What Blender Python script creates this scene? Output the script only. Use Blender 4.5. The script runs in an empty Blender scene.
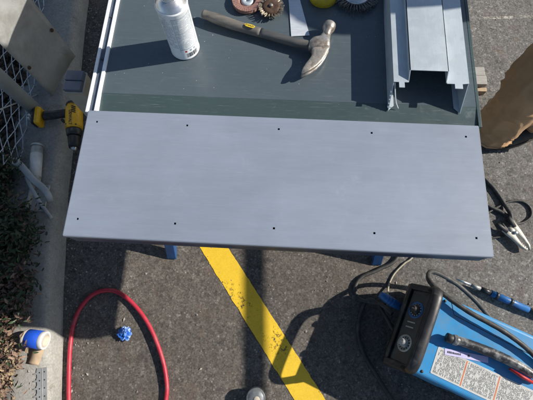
import bpy, bmesh, math, random
from mathutils import Vector, Matrix, noise as mnoise
R = math.radians
rnd = random.Random(7)
scene = bpy.context.scene
C = scene.collection

# ------------------------------------------------------------------ camera
cam_d = bpy.data.cameras.new('camera'); cam = bpy.data.objects.new('camera', cam_d); C.objects.link(cam)
cam_d.sensor_fit = 'HORIZONTAL'; cam_d.sensor_width = 36; cam_d.lens = 36 * 400 / 533
cam_d.clip_start = 0.02; cam_d.clip_end = 300
rt = Vector((0.998, 0.053, -0.016)); dn = Vector((0.046, -0.954, -0.296)); fw = Vector((-0.031, 0.295, -0.955))
fw.normalize(); rt = (rt - fw * rt.dot(fw)).normalized(); up = rt.cross(fw)
M = Matrix((rt, up, -fw)).transposed().to_4x4(); M.translation = (0, 0, 1.6)
cam.matrix_world = M
scene.camera = cam

# ------------------------------------------------------------------ light
SUN_EL, SUN_AZ = 32.6, 12.4          # azimuth counted from +X towards +Y
w = bpy.data.worlds.new('World'); scene.world = w; w.use_nodes = True
nt = w.node_tree; bg = nt.nodes['Background']
sky = nt.nodes.new('ShaderNodeTexSky'); sky.sky_type = 'NISHITA'; sky.sun_disc = False
sky.sun_elevation = R(SUN_EL); sky.sun_rotation = R(90 - SUN_AZ); sky.altitude = 0
sky.air_density = 1.0; sky.dust_density = 0.6; sky.ozone_density = 1.0
nt.links.new(sky.outputs[0], bg.inputs[0]); bg.inputs[1].default_value = 0.075
sd = bpy.data.lights.new('sun', 'SUN'); sd.energy = 4.8; sd.angle = R(0.53); sd.color = (1.0, 0.94, 0.85)
sun = bpy.data.objects.new('sun', sd); C.objects.link(sun)
sv = Vector((math.cos(R(SUN_AZ)) * math.cos(R(SUN_EL)), math.sin(R(SUN_AZ)) * math.cos(R(SUN_EL)), math.sin(R(SUN_EL))))
sun.rotation_euler = sv.to_track_quat('Z', 'Y').to_euler(); sun.location = (4, 1, 4)
vs = scene.view_settings
vs.view_transform = 'Standard'; vs.look = 'None'; vs.gamma = 1; vs.use_curve_mapping = False; vs.exposure = 0.38

# ------------------------------------------------------------------ helpers
class MB:
    def __init__(s): s.v = []; s.f = []; s.sm = []; s.mi = []; s.cur = 0
    def add(s, vs, fs, smooth=False):
        o = len(s.v); s.v += [tuple(p) for p in vs]
        for f in fs: s.f.append([o + i for i in f]); s.sm.append(smooth); s.mi.append(s.cur)
        return s
    def box(s, c, d, rot=None):
        c = Vector(c); x, y, z = d[0] / 2, d[1] / 2, d[2] / 2
        P = [Vector((a * x, b * y, e * z)) for e in (-1, 1) for b in (-1, 1) for a in (-1, 1)]
        if rot is not None: P = [rot @ p for p in P]
        return s.add([p + c for p in P], [(0, 2, 3, 1), (4, 5, 7, 6), (0, 1, 5, 4), (2, 6, 7, 3), (0, 4, 6, 2), (1, 3, 7, 5)])
    def rng(s, x0, x1, y0, y1, z0, z1):
        return s.box(((x0 + x1) / 2, (y0 + y1) / 2, (z0 + z1) / 2), (x1 - x0, y1 - y0, z1 - z0))
    def prism(s, poly, z0, z1):
        n = len(poly)
        vs_ = [(p[0], p[1], z0) for p in poly] + [(p[0], p[1], z1) for p in poly]
        fs = [list(range(n))[::-1], list(range(n, 2 * n))] + [(i, (i + 1) % n, n + (i + 1) % n, n + i) for i in range(n)]
        return s.add(vs_, fs)
    def sweep(s, path, rad, seg=10, caps=True, smooth=True, closed=False, upv=None, twist=None):
        P = [Vector(p) for p in path]; n = len(P); rings = []
        prev = None
        for i in range(n):
            a = P[i - 1] if i > 0 else (P[-1] if closed else P[0]); b = P[i + 1] if i < n - 1 else (P[0] if closed else P[-1])
            t = (b - a).normalized()
            if prev is None:
                u = Vector(upv) if upv else (Vector((0, 0, 1)) if abs(t.z) < .9 else Vector((1, 0, 0)))
            else: u = prev
            u = (u - t * u.dot(t)).normalized(); prev = u; q = t.cross(u)
            r = rad(i) if callable(rad) else (rad[i] if isinstance(rad, list) else rad)
            if not isinstance(r, (tuple, list)): r = (r, r)
            ring = []
            for k in range(seg):
                an = 2 * math.pi * k / seg
                m = twist(i, an) if twist else 1
                ring.append(P[i] + u * (math.sin(an) * r[1] * m) + q * (math.cos(an) * r[0] * m))
            rings.append(ring)
        vs_ = [p for r_ in rings for p in r_]; fs = []
        for i in range(n if closed else n - 1):
            j = (i + 1) % n
            for k in range(seg): fs.append((i * seg + k, i * seg + (k + 1) % seg, j * seg + (k + 1) % seg, j * seg + k))
        s.add(vs_, fs, smooth)
        if caps and not closed:
            o = len(s.v) - len(vs_)
            s.f.append([o + k for k in range(seg)][::-1]); s.sm.append(False); s.mi.append(s.cur)
            s.f.append([o + (n - 1) * seg + k for k in range(seg)]); s.sm.append(False); s.mi.append(s.cur)
        return s
    def lathe(s, prof, seg=32, M_=None, smooth=True):
        vs_ = []; fs = []; n = len(prof)
        for r, z in prof:
            for k in range(seg):
                a = 2 * math.pi * k / seg; p = Vector((r * math.cos(a), r * math.sin(a), z)); vs_.append(M_ @ p if M_ else p)
        for i in range(n - 1):
            for k in range(seg): fs.append((i * seg + k, i * seg + (k + 1) % seg, (i + 1) * seg + (k + 1) % seg, (i + 1) * seg + k))
        return s.add(vs_, fs, smooth)
    def build(s, name, mats, parent=None, world=False, bevel=0, bseg=2, autosmooth=True):
        me = bpy.data.meshes.new(name)
        vv = s.v
        if world and parent is not None:
            mw = parent.matrix_basis.copy(); pp_ = parent.parent
            while pp_ is not None: mw = pp_.matrix_basis @ mw; pp_ = pp_.parent
            inv = mw.inverted(); vv = [tuple(inv @ Vector(p)) for p in vv]
        me.from_pydata(vv, [], s.f); me.validate()
        if not isinstance(mats, (list, tuple)): mats = [mats]
        for m in mats: me.materials.append(m)
        if len(me.polygons) == len(s.sm):
            me.polygons.foreach_set('use_smooth', s.sm); me.polygons.foreach_set('material_index', s.mi)
        bm = bmesh.new(); bm.from_mesh(me); bmesh.ops.recalc_face_normals(bm, faces=bm.faces); bm.to_mesh(me); bm.free()
        me.update()
        o = bpy.data.objects.new(name, me); C.objects.link(o)
        if parent is not None: o.parent = parent
        if bevel:
            b = o.modifiers.new('bevel', 'BEVEL'); b.width = bevel; b.segments = bseg; b.limit_method = 'ANGLE'; b.angle_limit = R(40)
        return o
def tag(o, label=None, cat=None, group=None, kind=None):
    if label: o['label'] = label
    if cat: o['category'] = cat
    if group: o['group'] = group
    if kind: o['kind'] = kind
    return o
def thing(name, label, cat, loc=(0, 0, 0), rotz=0, group=None):
    o = bpy.data.objects.new(name, None); C.objects.link(o); o.empty_display_size = .05
    o.matrix_basis = Matrix.Translation(loc) @ Matrix.Rotation(rotz, 4, 'Z')
    return tag(o, label, cat, group)
def spline(pts, n=8):
    P = [Vector(p) for p in pts]; out = []
    Q = [2 * P[0] - P[1]] + P + [2 * P[-1] - P[-2]]
    for i in range(1, len(Q) - 2):
        for k in range(n):
            t = k / n; a, b, c, d = Q[i - 1], Q[i], Q[i + 1], Q[i + 2]
            out.append(.5 * ((2 * b) + (c - a) * t + (2 * a - 5 * b + 4 * c - d) * t * t + (3 * b - a - 3 * c + d) * t ** 3))
    out.append(P[-1]); return out
def text_obj(name, body, size, mat, parent, mloc, depth=.0002, sx=1.0):
    cu = bpy.data.curves.new(name, 'FONT'); cu.body = body; cu.size = size; cu.align_x = 'CENTER'; cu.align_y = 'CENTER'; cu.extrude = depth
    tmp = bpy.data.objects.new(name + '_tmp', cu); C.objects.link(tmp)
    dg = bpy.context.evaluated_depsgraph_get(); me = bpy.data.meshes.new_from_object(tmp.evaluated_get(dg))
    C.objects.unlink(tmp); bpy.data.objects.remove(tmp)
    me.transform(mloc @ Matrix.Diagonal((sx, 1, 1, 1))); me.materials.clear(); me.materials.append(mat)
    o = bpy.data.objects.new(name, me); C.objects.link(o); o.parent = parent
    return o

# ------------------------------------------------------------------ materials
def nodes_of(name):
    m = bpy.data.materials.new(name); m.use_nodes = True
    t = m.node_tree; return m, t, t.nodes['Principled BSDF']
def N(t, kind, **kw):
    n = t.nodes.new(kind)
    for k, v in kw.items():
        if k.startswith('i_'): n.inputs[k[2:].replace('_', ' ')].default_value = v
        else: setattr(n, k, v)
    return n
def ramp(t, src, stops):
    r = t.nodes.new('ShaderNodeValToRGB'); e = r.color_ramp.elements
    while len(e) < len(stops): e.new(.5)
    for el, (p, c) in zip(e, stops):
        el.position = p; el.color = (*c, 1) if isinstance(c, (tuple, list)) else (c, c, c, 1)
    t.links.new(src, r.inputs[0]); return r.outputs[0]
def mixc(t, fac, a, b, blend='MIX'):
    n = t.nodes.new('ShaderNodeMix'); n.data_type = 'RGBA'; n.blend_type = blend
    for i, s_ in ((0, fac), (6, a), (7, b)):
        if hasattr(s_, 'links'): t.links.new(s_, n.inputs[i])
        elif isinstance(s_, (tuple, list)): n.inputs[i].default_value = (*s_, 1)
        else: n.inputs[i].default_value = s_
    return n.outputs[2]
def coords(t, scale=(1, 1, 1), rot=(0, 0, 0)):
    tc = t.nodes.new('ShaderNodeTexCoord'); mp = t.nodes.new('ShaderNodeMapping')
    mp.inputs['Scale'].default_value = scale; mp.inputs['Rotation'].default_value = rot
    t.links.new(tc.outputs['Object'], mp.inputs[0]); return mp.outputs[0]
def tex_noise(t, co, scale, detail=4, rough=.55, dist=0):
    n = N(t, 'ShaderNodeTexNoise'); n.inputs['Scale'].default_value = scale; n.inputs['Detail'].default_value = detail
    n.inputs['Roughness'].default_value = rough; n.inputs['Distortion'].default_value = dist
    t.links.new(co, n.inputs['Vector']); return n.outputs['Fac']
def bump(t, p, h, strength, dist, prev=None):
    b = t.nodes.new('ShaderNodeBump'); b.inputs['Strength'].default_value = strength; b.inputs['Distance'].default_value = dist
    t.links.new(h, b.inputs['Height'])
    if prev is not None: t.links.new(prev, b.inputs['Normal'])
    t.links.new(b.outputs[0], p.inputs['Normal']); return b.outputs[0]
def mat(name, col, rough=.5, metal=0, var=.15, vscale=40, bstr=.15, bdist=.001, bscale=300, dirt=None, dirt_amt=.35, dscale=25, stretch=(1, 1, 1), rvar=.12):
    m, t, p = nodes_of(name); co = coords(t, stretch)
    n1 = tex_noise(t, co, vscale, 6, .6)
    a = tuple(c * (1 - var) for c in col); b = tuple(min(1, c * (1 + var)) for c in col)
    c = ramp(t, n1, [(.3, a), (.7, b)])
    if dirt:
        n2 = tex_noise(t, co, dscale, 8, .65, .4)
        k = ramp(t, n2, [(.62 - dirt_amt * .3, 0.0), (.72, 1.0)]); c = mixc(t, k, c, dirt)
    t.links.new(c, p.inputs['Base Color'])
    rr = ramp(t, tex_noise(t, co, vscale * .7, 5), [(.3, max(.03, rough - rvar)), (.7, min(1, rough + rvar))]); t.links.new(rr, p.inputs['Roughness'])
    p.inputs['Metallic'].default_value = metal
    if bstr: bump(t, p, tex_noise(t, co, bscale, 4), bstr, bdist)
    return m
def asphalt_mat():
    m, t, p = nodes_of('asphalt'); co = coords(t)
    v = N(t, 'ShaderNodeTexVoronoi'); v.inputs['Scale'].default_value = 190; t.links.new(co, v.inputs['Vector'])
    sp = t.nodes.new('ShaderNodeSeparateColor'); t.links.new(v.outputs['Color'], sp.inputs[0])
    stone = ramp(t, sp.outputs[0], [(0, (.085, .076, .066)), (.45, (.122, .11, .096)), (.88, (.15, .137, .12)), (.985, (.185, .17, .15)), (1, (.28, .26, .23))])
    v2 = N(t, 'ShaderNodeTexVoronoi'); v2.inputs['Scale'].default_value = 75; t.links.new(co, v2.inputs['Vector'])
    sp2 = t.nodes.new('ShaderNodeSeparateColor'); t.links.new(v2.outputs['Color'], sp2.inputs[0])
    big = ramp(t, sp2.outputs[1], [(0, .68), (.15, .92), (.75, 1.02), (.96, 1.14), (1, 1.5)])
    c = mixc(t, 1.0, stone, big, 'MULTIPLY')
    d = ramp(t, v.outputs['Distance'], [(.0, 1.0), (.55, 1.0), (.95, .45)]); c = mixc(t, .8, c, d, 'MULTIPLY')
    # tone goes lighter and cooler towards +X and +Y; brown rust / dirt stains
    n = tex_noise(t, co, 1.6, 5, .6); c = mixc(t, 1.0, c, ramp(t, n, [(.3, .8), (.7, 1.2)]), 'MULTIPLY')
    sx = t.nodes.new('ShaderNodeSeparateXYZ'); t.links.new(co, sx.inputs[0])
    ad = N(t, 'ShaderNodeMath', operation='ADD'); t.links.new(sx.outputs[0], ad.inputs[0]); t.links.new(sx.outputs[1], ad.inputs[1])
    xy_tone = ramp(t, ad.outputs[0], [(.55, (1.0, .98, .96)), (1.0, (1.36, 1.44, 1.54))]); c = mixc(t, 1.0, c, xy_tone, 'MULTIPLY')
    st = ramp(t, tex_noise(t, co, 9, 6, .65, .5), [(.55, 0.0), (.72, .6)]); c = mixc(t, st, c, (.15, .1, .072))
    n4 = ramp(t, tex_noise(t, co, 22, 5, .7), [(.35, .75), (.65, 1.15)]); c = mixc(t, .8, c, n4, 'MULTIPLY')
    t.links.new(c, p.inputs['Base Color']); p.inputs['Roughness'].default_value = .9
    b = bump(t, p, v.outputs['Distance'], -.5, .004); bump(t, p, tex_noise(t, co, 60, 6, .7), .35, .006, b)
    return m
def concrete_mat():
    m, t, p = nodes_of('kerb_concrete'); co = coords(t)
    c = ramp(t, tex_noise(t, co, 6, 8, .7), [(.3, (.25, .245, .23)), (.7, (.4, .385, .35))])
    c = mixc(t, .75, c, ramp(t, tex_noise(t, co, 130, 4, .7), [(.3, .6), (.65, 1.1)]), 'MULTIPLY')
    c = mixc(t, ramp(t, tex_noise(t, co, 18, 7, .7, .6), [(.55, 0.0), (.72, .7)]), c, (.14, .12, .09))
    t.links.new(c, p.inputs['Base Color']); p.inputs['Roughness'].default_value = .92
    b = bump(t, p, tex_noise(t, co, 220, 4, .7), .5, .002); bump(t, p, tex_noise(t, co, 22, 6, .7), .5, .006, b); return m
def paint_line_mat(name, col, wear0, wear1):
    m, t, p = nodes_of(name); co = coords(t)
    c = ramp(t, tex_noise(t, co, 14, 6, .65), [(.3, tuple(x * .82 for x in col)), (.7, col)])
    v = N(t, 'ShaderNodeTexVoronoi'); v.inputs['Scale'].default_value = 190; t.links.new(co, v.inputs['Vector'])
    c = mixc(t, .22, c, ramp(t, v.outputs['Distance'], [(.3, 1.0), (.95, .5)]), 'MULTIPLY')
    t.links.new(c, p.inputs['Base Color']); p.inputs['Roughness'].default_value = .6
    k = tex_noise(t, co, 70, 8, .75); k2 = tex_noise(t, co, 6, 4, .6)
    s_ = N(t, 'ShaderNodeMath', operation='ADD'); t.links.new(k, s_.inputs[0]); t.links.new(k2, s_.inputs[1])
    hf = N(t, 'ShaderNodeMath', operation='MULTIPLY'); t.links.new(s_.outputs[0], hf.inputs[0]); hf.inputs[1].default_value = .5
    al = ramp(t, hf.outputs[0], [(wear0, 1.0), (wear1, 0.0)]); t.links.new(al, p.inputs['Alpha'])
    bump(t, p, v.outputs['Distance'], -.4, .003); return m
def sheet_mat(name, base, rough, metal, streak_ax, smudge=.25, wave=.25, scuff=(.8, .82, .85), spangle=0, wscale=(1.2, 9, 1)):
    m, t, p = nodes_of(name); co = coords(t); cs = coords(t, streak_ax)
    c = ramp(t, tex_noise(t, co, 5, 5, .6), [(.3, tuple(x * .92 for x in base)), (.7, tuple(x * 1.06 for x in base))])
    c = mixc(t, 1.0, c, ramp(t, tex_noise(t, cs, 30, 6, .7), [(.3, .94), (.7, 1.05)]), 'MULTIPLY')
    k = ramp(t, tex_noise(t, co, 11, 9, .72, .8), [(.6, 0.0), (.78, smudge)]); c = mixc(t, k, c, scuff)
    sc = ramp(t, tex_noise(t, coords(t, (3, 160, 1), (0, 0, .35)), 4, 6, .7), [(.6, 0.0), (.67, smudge)]); c = mixc(t, sc, c, scuff)
    sp_ = ramp(t, tex_noise(t, co, 420, 2, .5), [(.72, 0.0), (.8, smudge * 1.4)]); c = mixc(t, sp_, c, scuff)
    if spangle:
        v = N(t, 'ShaderNodeTexVoronoi'); v.inputs['Scale'].default_value = spangle; t.links.new(co, v.inputs['Vector'])
        g = t.nodes.new('ShaderNodeSeparateColor'); t.links.new(v.outputs['Color'], g.inputs[0])
        c = mixc(t, 1.0, c, ramp(t, g.outputs[0], [(0, .96), (1, 1.04)]), 'MULTIPLY')
    t.links.new(c, p.inputs['Base Color']); p.inputs['Metallic'].default_value = metal
    t.links.new(ramp(t, tex_noise(t, co, 14, 7, .7), [(.3, rough - .06), (.7, rough + .12)]), p.inputs['Roughness'])
    b = bump(t, p, tex_noise(t, coords(t, wscale), 1.4, 3), wave, .012); bump(t, p, tex_noise(t, co, 500, 3), .06, .0006, b); return m
MT = {}
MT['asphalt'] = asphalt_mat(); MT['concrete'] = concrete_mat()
MT['yellow_line'] = paint_line_mat('yellow_road_paint', (.92, .6, .035), .565, .615)
MT['pale_line'] = paint_line_mat('faded_pale_paint', (.5, .47, .41), .44, .54)
MT['soil'] = mat('bark_mulch_soil', (.03, .024, .018), .95, var=.6, vscale=60, bstr=.9, bdist=.01, bscale=90)
MT['top'] = sheet_mat('green_grey_painted_steel', (.085, .11, .126), .25, .0, (1, 6, 1), .42, .12, (.24, .275, .29))
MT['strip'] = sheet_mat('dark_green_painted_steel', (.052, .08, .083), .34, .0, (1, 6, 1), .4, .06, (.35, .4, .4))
MT['panel'] = sheet_mat('blue_grey_sheet_metal', (.255, .295, .365), .44, .05, (.25, 2.2, 1), .17, .06, (.62, .64, .67))
MT['rail'] = mat('bright_zinc_rail', (.8, .82, .84), .35, .0, .1, 60, .05)
MT['railgap'] = mat('blue_grey_rail_paint', (.085, .11, .15), .4, .1, .2, 60, .05)
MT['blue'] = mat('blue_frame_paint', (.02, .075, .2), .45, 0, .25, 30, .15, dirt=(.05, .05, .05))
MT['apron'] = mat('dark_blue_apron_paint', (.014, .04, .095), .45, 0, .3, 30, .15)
MT['galv'] = sheet_mat('galvanised_steel', (.5, .56, .6), .42, .3, (14, 1, 1), .25, .08, (.75, .78, .8), 60)
MT['galv_old'] = mat('weathered_galvanised_steel', (.43, .44, .43), .5, .3, .2, 9, .2, .002, 60, dirt=(.27, .255, .23), dirt_amt=.5, dscale=10)
MT['post_galv'] = mat('blue_grey_galvanised_pipe', (.42, .47, .5), .5, .25, .15, 20, .1)
MT['latch'] = mat('pale_zinc_latch', (.45, .46, .44), .5, .25, .25, 30, .25, .001, 200, dirt=(.26, .25, .22))
MT['wire'] = mat('galvanised_wire', (.55, .58, .6), .5, .2, .25, 60)
MT['rust'] = mat('rusty_steel', (.075, .042, .026), .85, .1, .5, 90, .5, .002, 200)
MT['white_can'] = mat('white_can_enamel', (.80, .82, .84), .3, 0, .05, 60, .03)
MT['print'] = mat('grey_blue_print', (.34, .4, .48), .45, 0, .25, 200, 0)
MT['print_dark'] = mat('dark_print', (.035, .04, .05), .5, 0, .2, 200, 0)
MT['print_red'] = mat('red_print', (.5, .06, .05), .5, 0, .2, 200, 0)
MT['tin_dull'] = mat('dull_tin', (.2, .215, .225), .45, .4, .3, 60, .2, dirt=(.35, .34, .3))
MT['tin'] = mat('tin_plate', (.62, .63, .64), .28, .85, .1, 60, .05)
MT['handle_wood'] = mat('weathered_grey_wood', (.155, .142, .125), .75, 0, .4, 60, .5, .0012, 220, stretch=(.15, 1, 1), dirt=(.05, .045, .04))
MT['handle_dark'] = mat('dark_stained_wood', (.075, .078, .08), .6, 0, .4, 60, .5, .0012, 220, stretch=(.15, 1, 1), dirt=(.14, .125, .105))
MT['hammer_steel'] = mat('worn_rusty_hammer_steel', (.40, .38, .35), .42, .55, .3, 60, .4, .001, 200, dirt=(.17, .115, .08), dirt_amt=.65, dscale=45)
MT['claw_gold'] = mat('bare_worn_steel', (.43, .39, .33), .4, .55, .35, 60, .5, .001, 200, dirt=(.24, .15, .09), dscale=60)
MT['yellow_label'] = mat('yellow_sticker', (.75, .55, .04), .5, 0, .12, 90, 0)
MT['abrasive'] = mat('reddish_abrasive', (.36, .2, .165), .95, 0, .4, 300, .8, .001, 700)
MT['brass_wire'] = mat('brassy_bristle', (.40, .34, .26), .5, .5, .4, 200, .2)
MT['scraper'] = mat('bright_scraper_steel', (.66, .7, .74), .4, .25, .12, 40, .1, stretch=(1, 8, 1))
MT['steel_wire'] = mat('dark_steel_bristle', (.17, .17, .165), .5, .6, .4, 200, .2)
MT['steel'] = mat('scratched_steel', (.55, .58, .6), .32, .75, .18, 40, .1, stretch=(1, 8, 1), rvar=.15)
MT['yellow_plastic'] = mat('mustard_plastic', (.48, .36, .015), .5, 0, .15, 30, .1, dirt=(.2, .15, .04))
MT['drill_yellow'] = mat('scuffed_yellow_plastic', (.80, .43, .012), .45, 0, .12, 40, .15, dirt=(.2, .13, .03))
MT['black'] = mat('black_rubber', (.02, .02, .021), .55, 0, .3, 40, .2)
MT['black_plastic'] = mat('dusty_black_plastic', (.022, .022, .024), .42, 0, .35, 30, .2, .0008, 500, dirt=(.09, .085, .08), dirt_amt=.3)
MT['panel_black'] = mat('black_control_panel', (.05, .051, .054), .38, 0, .25, 40, .1, dirt=(.08, .078, .075), dirt_amt=.3)
MT['cable'] = mat('dusty_black_cable', (.035, .034, .032), .6, 0, .4, 30, .25, .001, 400, dirt=(.12, .11, .1), dirt_amt=.4)
MT['beige_wire'] = mat('beige_wire_sheath', (.4, .36, .27), .6, 0, .2, 60)
MT['welder_blue'] = mat('blue_powder_coat', (.04, .275, .57), .38, 0, .12, 9, .12, .0006, 700, dirt=(.10, .24, .4), dirt_amt=.55, dscale=26)
MT['plug_blue'] = mat('blue_plug_plastic', (.018, .13, .36), .4, 0, .25, 60, dirt=(.03, .06, .12))
MT['label'] = mat('pale_printed_plate', (.56, .56, .53), .5, 0, .12, 30, .05, dirt=(.38, .37, .34), dirt_amt=.3)
MT['orange'] = mat('orange_print', (.6, .19, .07), .5, 0, .15, 60, 0)
MT['lavender'] = mat('lavender_tape', (.58, .54, .82), .55, 0, .08, 60, .05)
MT['holder'] = mat('black_handle_paint_worn', (.03, .03, .032), .4, 0, .3, 50, .4, .001, 250, dirt=(.5, .5, .49), dirt_amt=.5, dscale=20)
MT['red_plastic'] = mat('red_plastic', (.42, .02, .025), .45, 0, .2, 60)
MT['hose'] = mat('red_rubber_hose', (.43, .022, .045), .5, 0, .14, 30, .15, .0008, 400, dirt=(.33, .09, .1), dirt_amt=.4)
MT['foil'] = mat('crumpled_blue_wrapper', (.03, .16, .6), .4, 0, .3, 60, .1, dirt=(.5, .64, .78), dirt_amt=.5, dscale=40)
MT['clamp'] = mat('pale_clamp_metal', (.55, .52, .43), .5, .2, .2, 60, .2, dirt=(.25, .23, .2))
MT['tape_blue'] = mat('blue_masking_tape', (.012, .085, .56), .55, 0, .08, 60, .1)
MT['tape_white'] = mat('white_tape', (.64, .64, .62), .6, 0, .1, 60, .1)
MT['core'] = mat('pale_card_core', (.5, .44, .36), .85, 0, .12, 60, .1)
MT['card'] = mat('brown_cardboard', (.47, .35, .23), .85, 0, .15, 60, .2)
MT['canvas'] = mat('brown_duck_canvas', (.47, .29, .155), .9, 0, .14, 14, .3, .002, 120, dirt=(.40, .23, .115), dirt_amt=.4, dscale=9)
MT['boot'] = mat('black_boot_leather', (.025, .022, .02), .6, 0, .3, 40, .3)
MT['sole'] = mat('boot_sole', (.05, .04, .03), .8, 0, .3, 40, .3)
MT['skin'] = mat('skin', (.5, .3, .21), .5, 0, .1, 40, .1)
MT['jacket'] = mat('dark_work_jacket', (.05, .055, .07), .9, 0, .2, 40, .3)
MT['hair'] = mat('dark_hair', (.04, .03, .022), .7, 0, .3, 80, .5)
MT['lumber'] = mat('weathered_lumber', (.4, .385, .355), .85, 0, .2, 30, .5, .002, 120, stretch=(1, 10, 10))
MT['post_wood'] = mat('pale_square_post', (.33, .33, .3), .7, 0, .15, 25, .3, .001, 150)
MT['post_cap'] = mat('slate_post_cap', (.10, .125, .17), .5, .2, .2, 25, .2)
MT['leaf_green'] = mat('dark_green_leaf', (.028, .05, .018), .6, 0, .5, 30, 0)
MT['leaf_red'] = mat('reddish_brown_leaf', (.10, .055, .04), .65, 0, .5, 30, 0)
MT['leaf_dry'] = mat('dry_pinkish_leaf', (.25, .165, .115), .75, 0, .45, 25, 0)
MT['leaf_tan'] = mat('tan_dead_leaf', (.33, .25, .15), .8, 0, .4, 25, 0)
MT['twig'] = mat('twig_bark', (.08, .055, .04), .9, 0, .4, 40, .3)
MT['pebble'] = mat('pale_pebble', (.27, .25, .225), .9, 0, .5, 20, .2)
MT['chip'] = mat('bark_chip', (.055, .038, .026), .95, 0, .6, 20, .3)

# ------------------------------------------------------------------ setting
def kx(y): # x of the kerb foot along its slightly bending line
    pts = [(-6, .12), (-.9, -.64), (-.306, -.757), (.046, -.826), (.453, -.89), (1.374, -.985), (2.2, -1.05), (8, -1.5)]
    for (a, xa), (b, xb) in zip(pts, pts[1:]):
        if y <= b: return xa + (xb - xa) * (y - a) / (b - a)
    return pts[-1][1]
g = MB(); n = 24
g.add([(-40 + 80 * i / n, -40 + 80 * j / n, 0) for j in range(n + 1) for i in range(n + 1)],
      [(j * (n + 1) + i, j * (n + 1) + i + 1, (j + 1) * (n + 1) + i + 1, (j + 1) * (n + 1) + i) for j in range(n) for i in range(n)])
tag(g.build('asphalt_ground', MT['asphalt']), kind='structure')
# kerb, swept with a worn rounded nose
ys = [-6, -4, -2.5, -1.6] + [-1.2 + .05 * i for i in range(72)] + [3, 4, 6, 8]
prof = [(0, -.03), (.002, .06), (-.004, .085), (-.014, .098), (-.03, .103), (-.1, .104), (-.205, .102), (-.21, .0)]
g = MB(); vv = []
for y in ys:
    for dx, z in prof:
        j = .004 * mnoise.noise((dx * 30, y * 9, z * 20)) if -1.3 < y < 2.4 else 0
        vv.append((kx(y) + dx + j, y, z + (j * .7 if z > .01 else 0)))
m_ = len(prof)
g.add(vv, [(i * m_ + k, (i + 1) * m_ + k, (i + 1) * m_ + k + 1, i * m_ + k + 1) for i in range(len(ys) - 1) for k in range(m_ - 1)], True)
tag(g.build('concrete_kerb', MT['concrete']), kind='structure')
# planting bed behind it
g = MB(); nx, ny = 40, 90; vv = []
for j in range(ny + 1):
    y = -3 + 7 * j / ny
    for i in range(nx + 1):
        d = 4.0 * (i / nx) ** 2.2
        vv.append((kx(y) - .2 - d, y, .085 + .035 * mnoise.noise((d * 7, y * 7, 1)) * min(1, d * 9) + .012 * mnoise.noise((d * 30, y * 30, 2))))
g.add(vv, [(j * (nx + 1) + i, j * (nx + 1) + i + 1, (j + 1) * (nx + 1) + i + 1, (j + 1) * (nx + 1) + i) for j in range(ny) for i in range(nx)], True)
tag(g.build('planting_bed', MT['soil']), kind='structure')
# painted lines
g = MB(); a = Vector((-.691, .872, .0015)); b = Vector((.661, -.948, .0015)); d = (b - a).normalized(); q = Vector((-d.y, d.x, 0)); k = 160; vv = []
for i in range(k + 1):
    p_ = a + (b - a) * i / k
    for sgn in (-1, 1): vv.append(p_ + q * sgn * (.0475 + .0028 * mnoise.noise((i * .35, sgn * 5, 0)) + .0026 * mnoise.noise((i * 1.3, sgn * 9, 3))))
g.add(vv, [(2 * i, 2 * i + 1, 2 * i + 3, 2 * i + 2) for i in range(k)])
tag(g.build('yellow_parking_line', MT['yellow_line']), kind='structure')
g = MB(); k = 60; vv = []
for i in range(k + 1):
    x = .3 + 3 * i / k
    for sgn in (-1, 1): vv.append((x, 1.452 + .03 * (x - .86) / .32 * .9 + sgn * (.008 + .003 * mnoise.noise((i * .6, sgn * 3, 0))), .0015))
g.add(vv, [(2 * i, 2 * i + 1, 2 * i + 3, 2 * i + 2) for i in range(k)])
tag(g.build('faded_pale_line', MT['pale_line']), kind='structure')

# ------------------------------------------------------------------ workbench
wb = thing('workbench', 'steel workbench with dark green painted top, zinc edge rail and blue splayed legs', 'workbench', (0, .95, 0))
def part(mb, name, m, parent=wb, bevel=.001, **k): return mb.build(name, m, parent, world=True, bevel=bevel, **k)
part(MB().rng(-.4474, .4605, .5201, 1.75, .735, .745), 'top_sheet', MT['top'], bevel=0)
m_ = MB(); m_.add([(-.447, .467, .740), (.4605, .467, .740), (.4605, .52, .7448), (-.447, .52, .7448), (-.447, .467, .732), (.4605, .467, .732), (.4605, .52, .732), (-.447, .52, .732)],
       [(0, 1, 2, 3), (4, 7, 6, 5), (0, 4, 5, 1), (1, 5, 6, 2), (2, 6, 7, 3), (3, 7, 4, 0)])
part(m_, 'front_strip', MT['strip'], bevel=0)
rail = part(MB().rng(-.469, -.4550, .463, 1.75, .733, .7462), 'edge_rail', MT['railgap'])
for x0, x1 in ((-.4755, -.469), (-.4550, -.4476)): part(MB().rng(x0, x1, .463, 1.75, .731, .7515), 'rail_lip', MT['rail'], rail, bevel=.001)
for y in (.615, .745, .875, 1.005, 1.135, 1.265): part(MB().lathe([(0, .7488), (.002, .7488), (.0028, .7478), (.003, .7462)], 12, Matrix.Translation((-.462, y, 0))), 'rail_bolt', MT['print_dark'], rail, bevel=0)
part(MB().rng(.461, .469, .467, 1.75, .728, .7458), 'side_edge', MT['strip'])
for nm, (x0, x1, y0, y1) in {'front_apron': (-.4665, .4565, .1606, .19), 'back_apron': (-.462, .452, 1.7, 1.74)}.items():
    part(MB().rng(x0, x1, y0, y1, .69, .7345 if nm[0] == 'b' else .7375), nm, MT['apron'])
part(MB().rng(-.4275, .4175, .1905, .4225, .718, .722), 'under_sheet', MT['strip'])
for x in (-.445, .435): part(MB().rng(x - .017, x + .017, .1905, 1.6995, .69, .731), 'side_apron', MT['blue'])
for y in (.44, .9, 1.3): part(MB().rng(-.4275, .4175, y - .017, y + .017, .695, .731), 'cross_rail', MT['blue'])
rot_cache = {}
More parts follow.
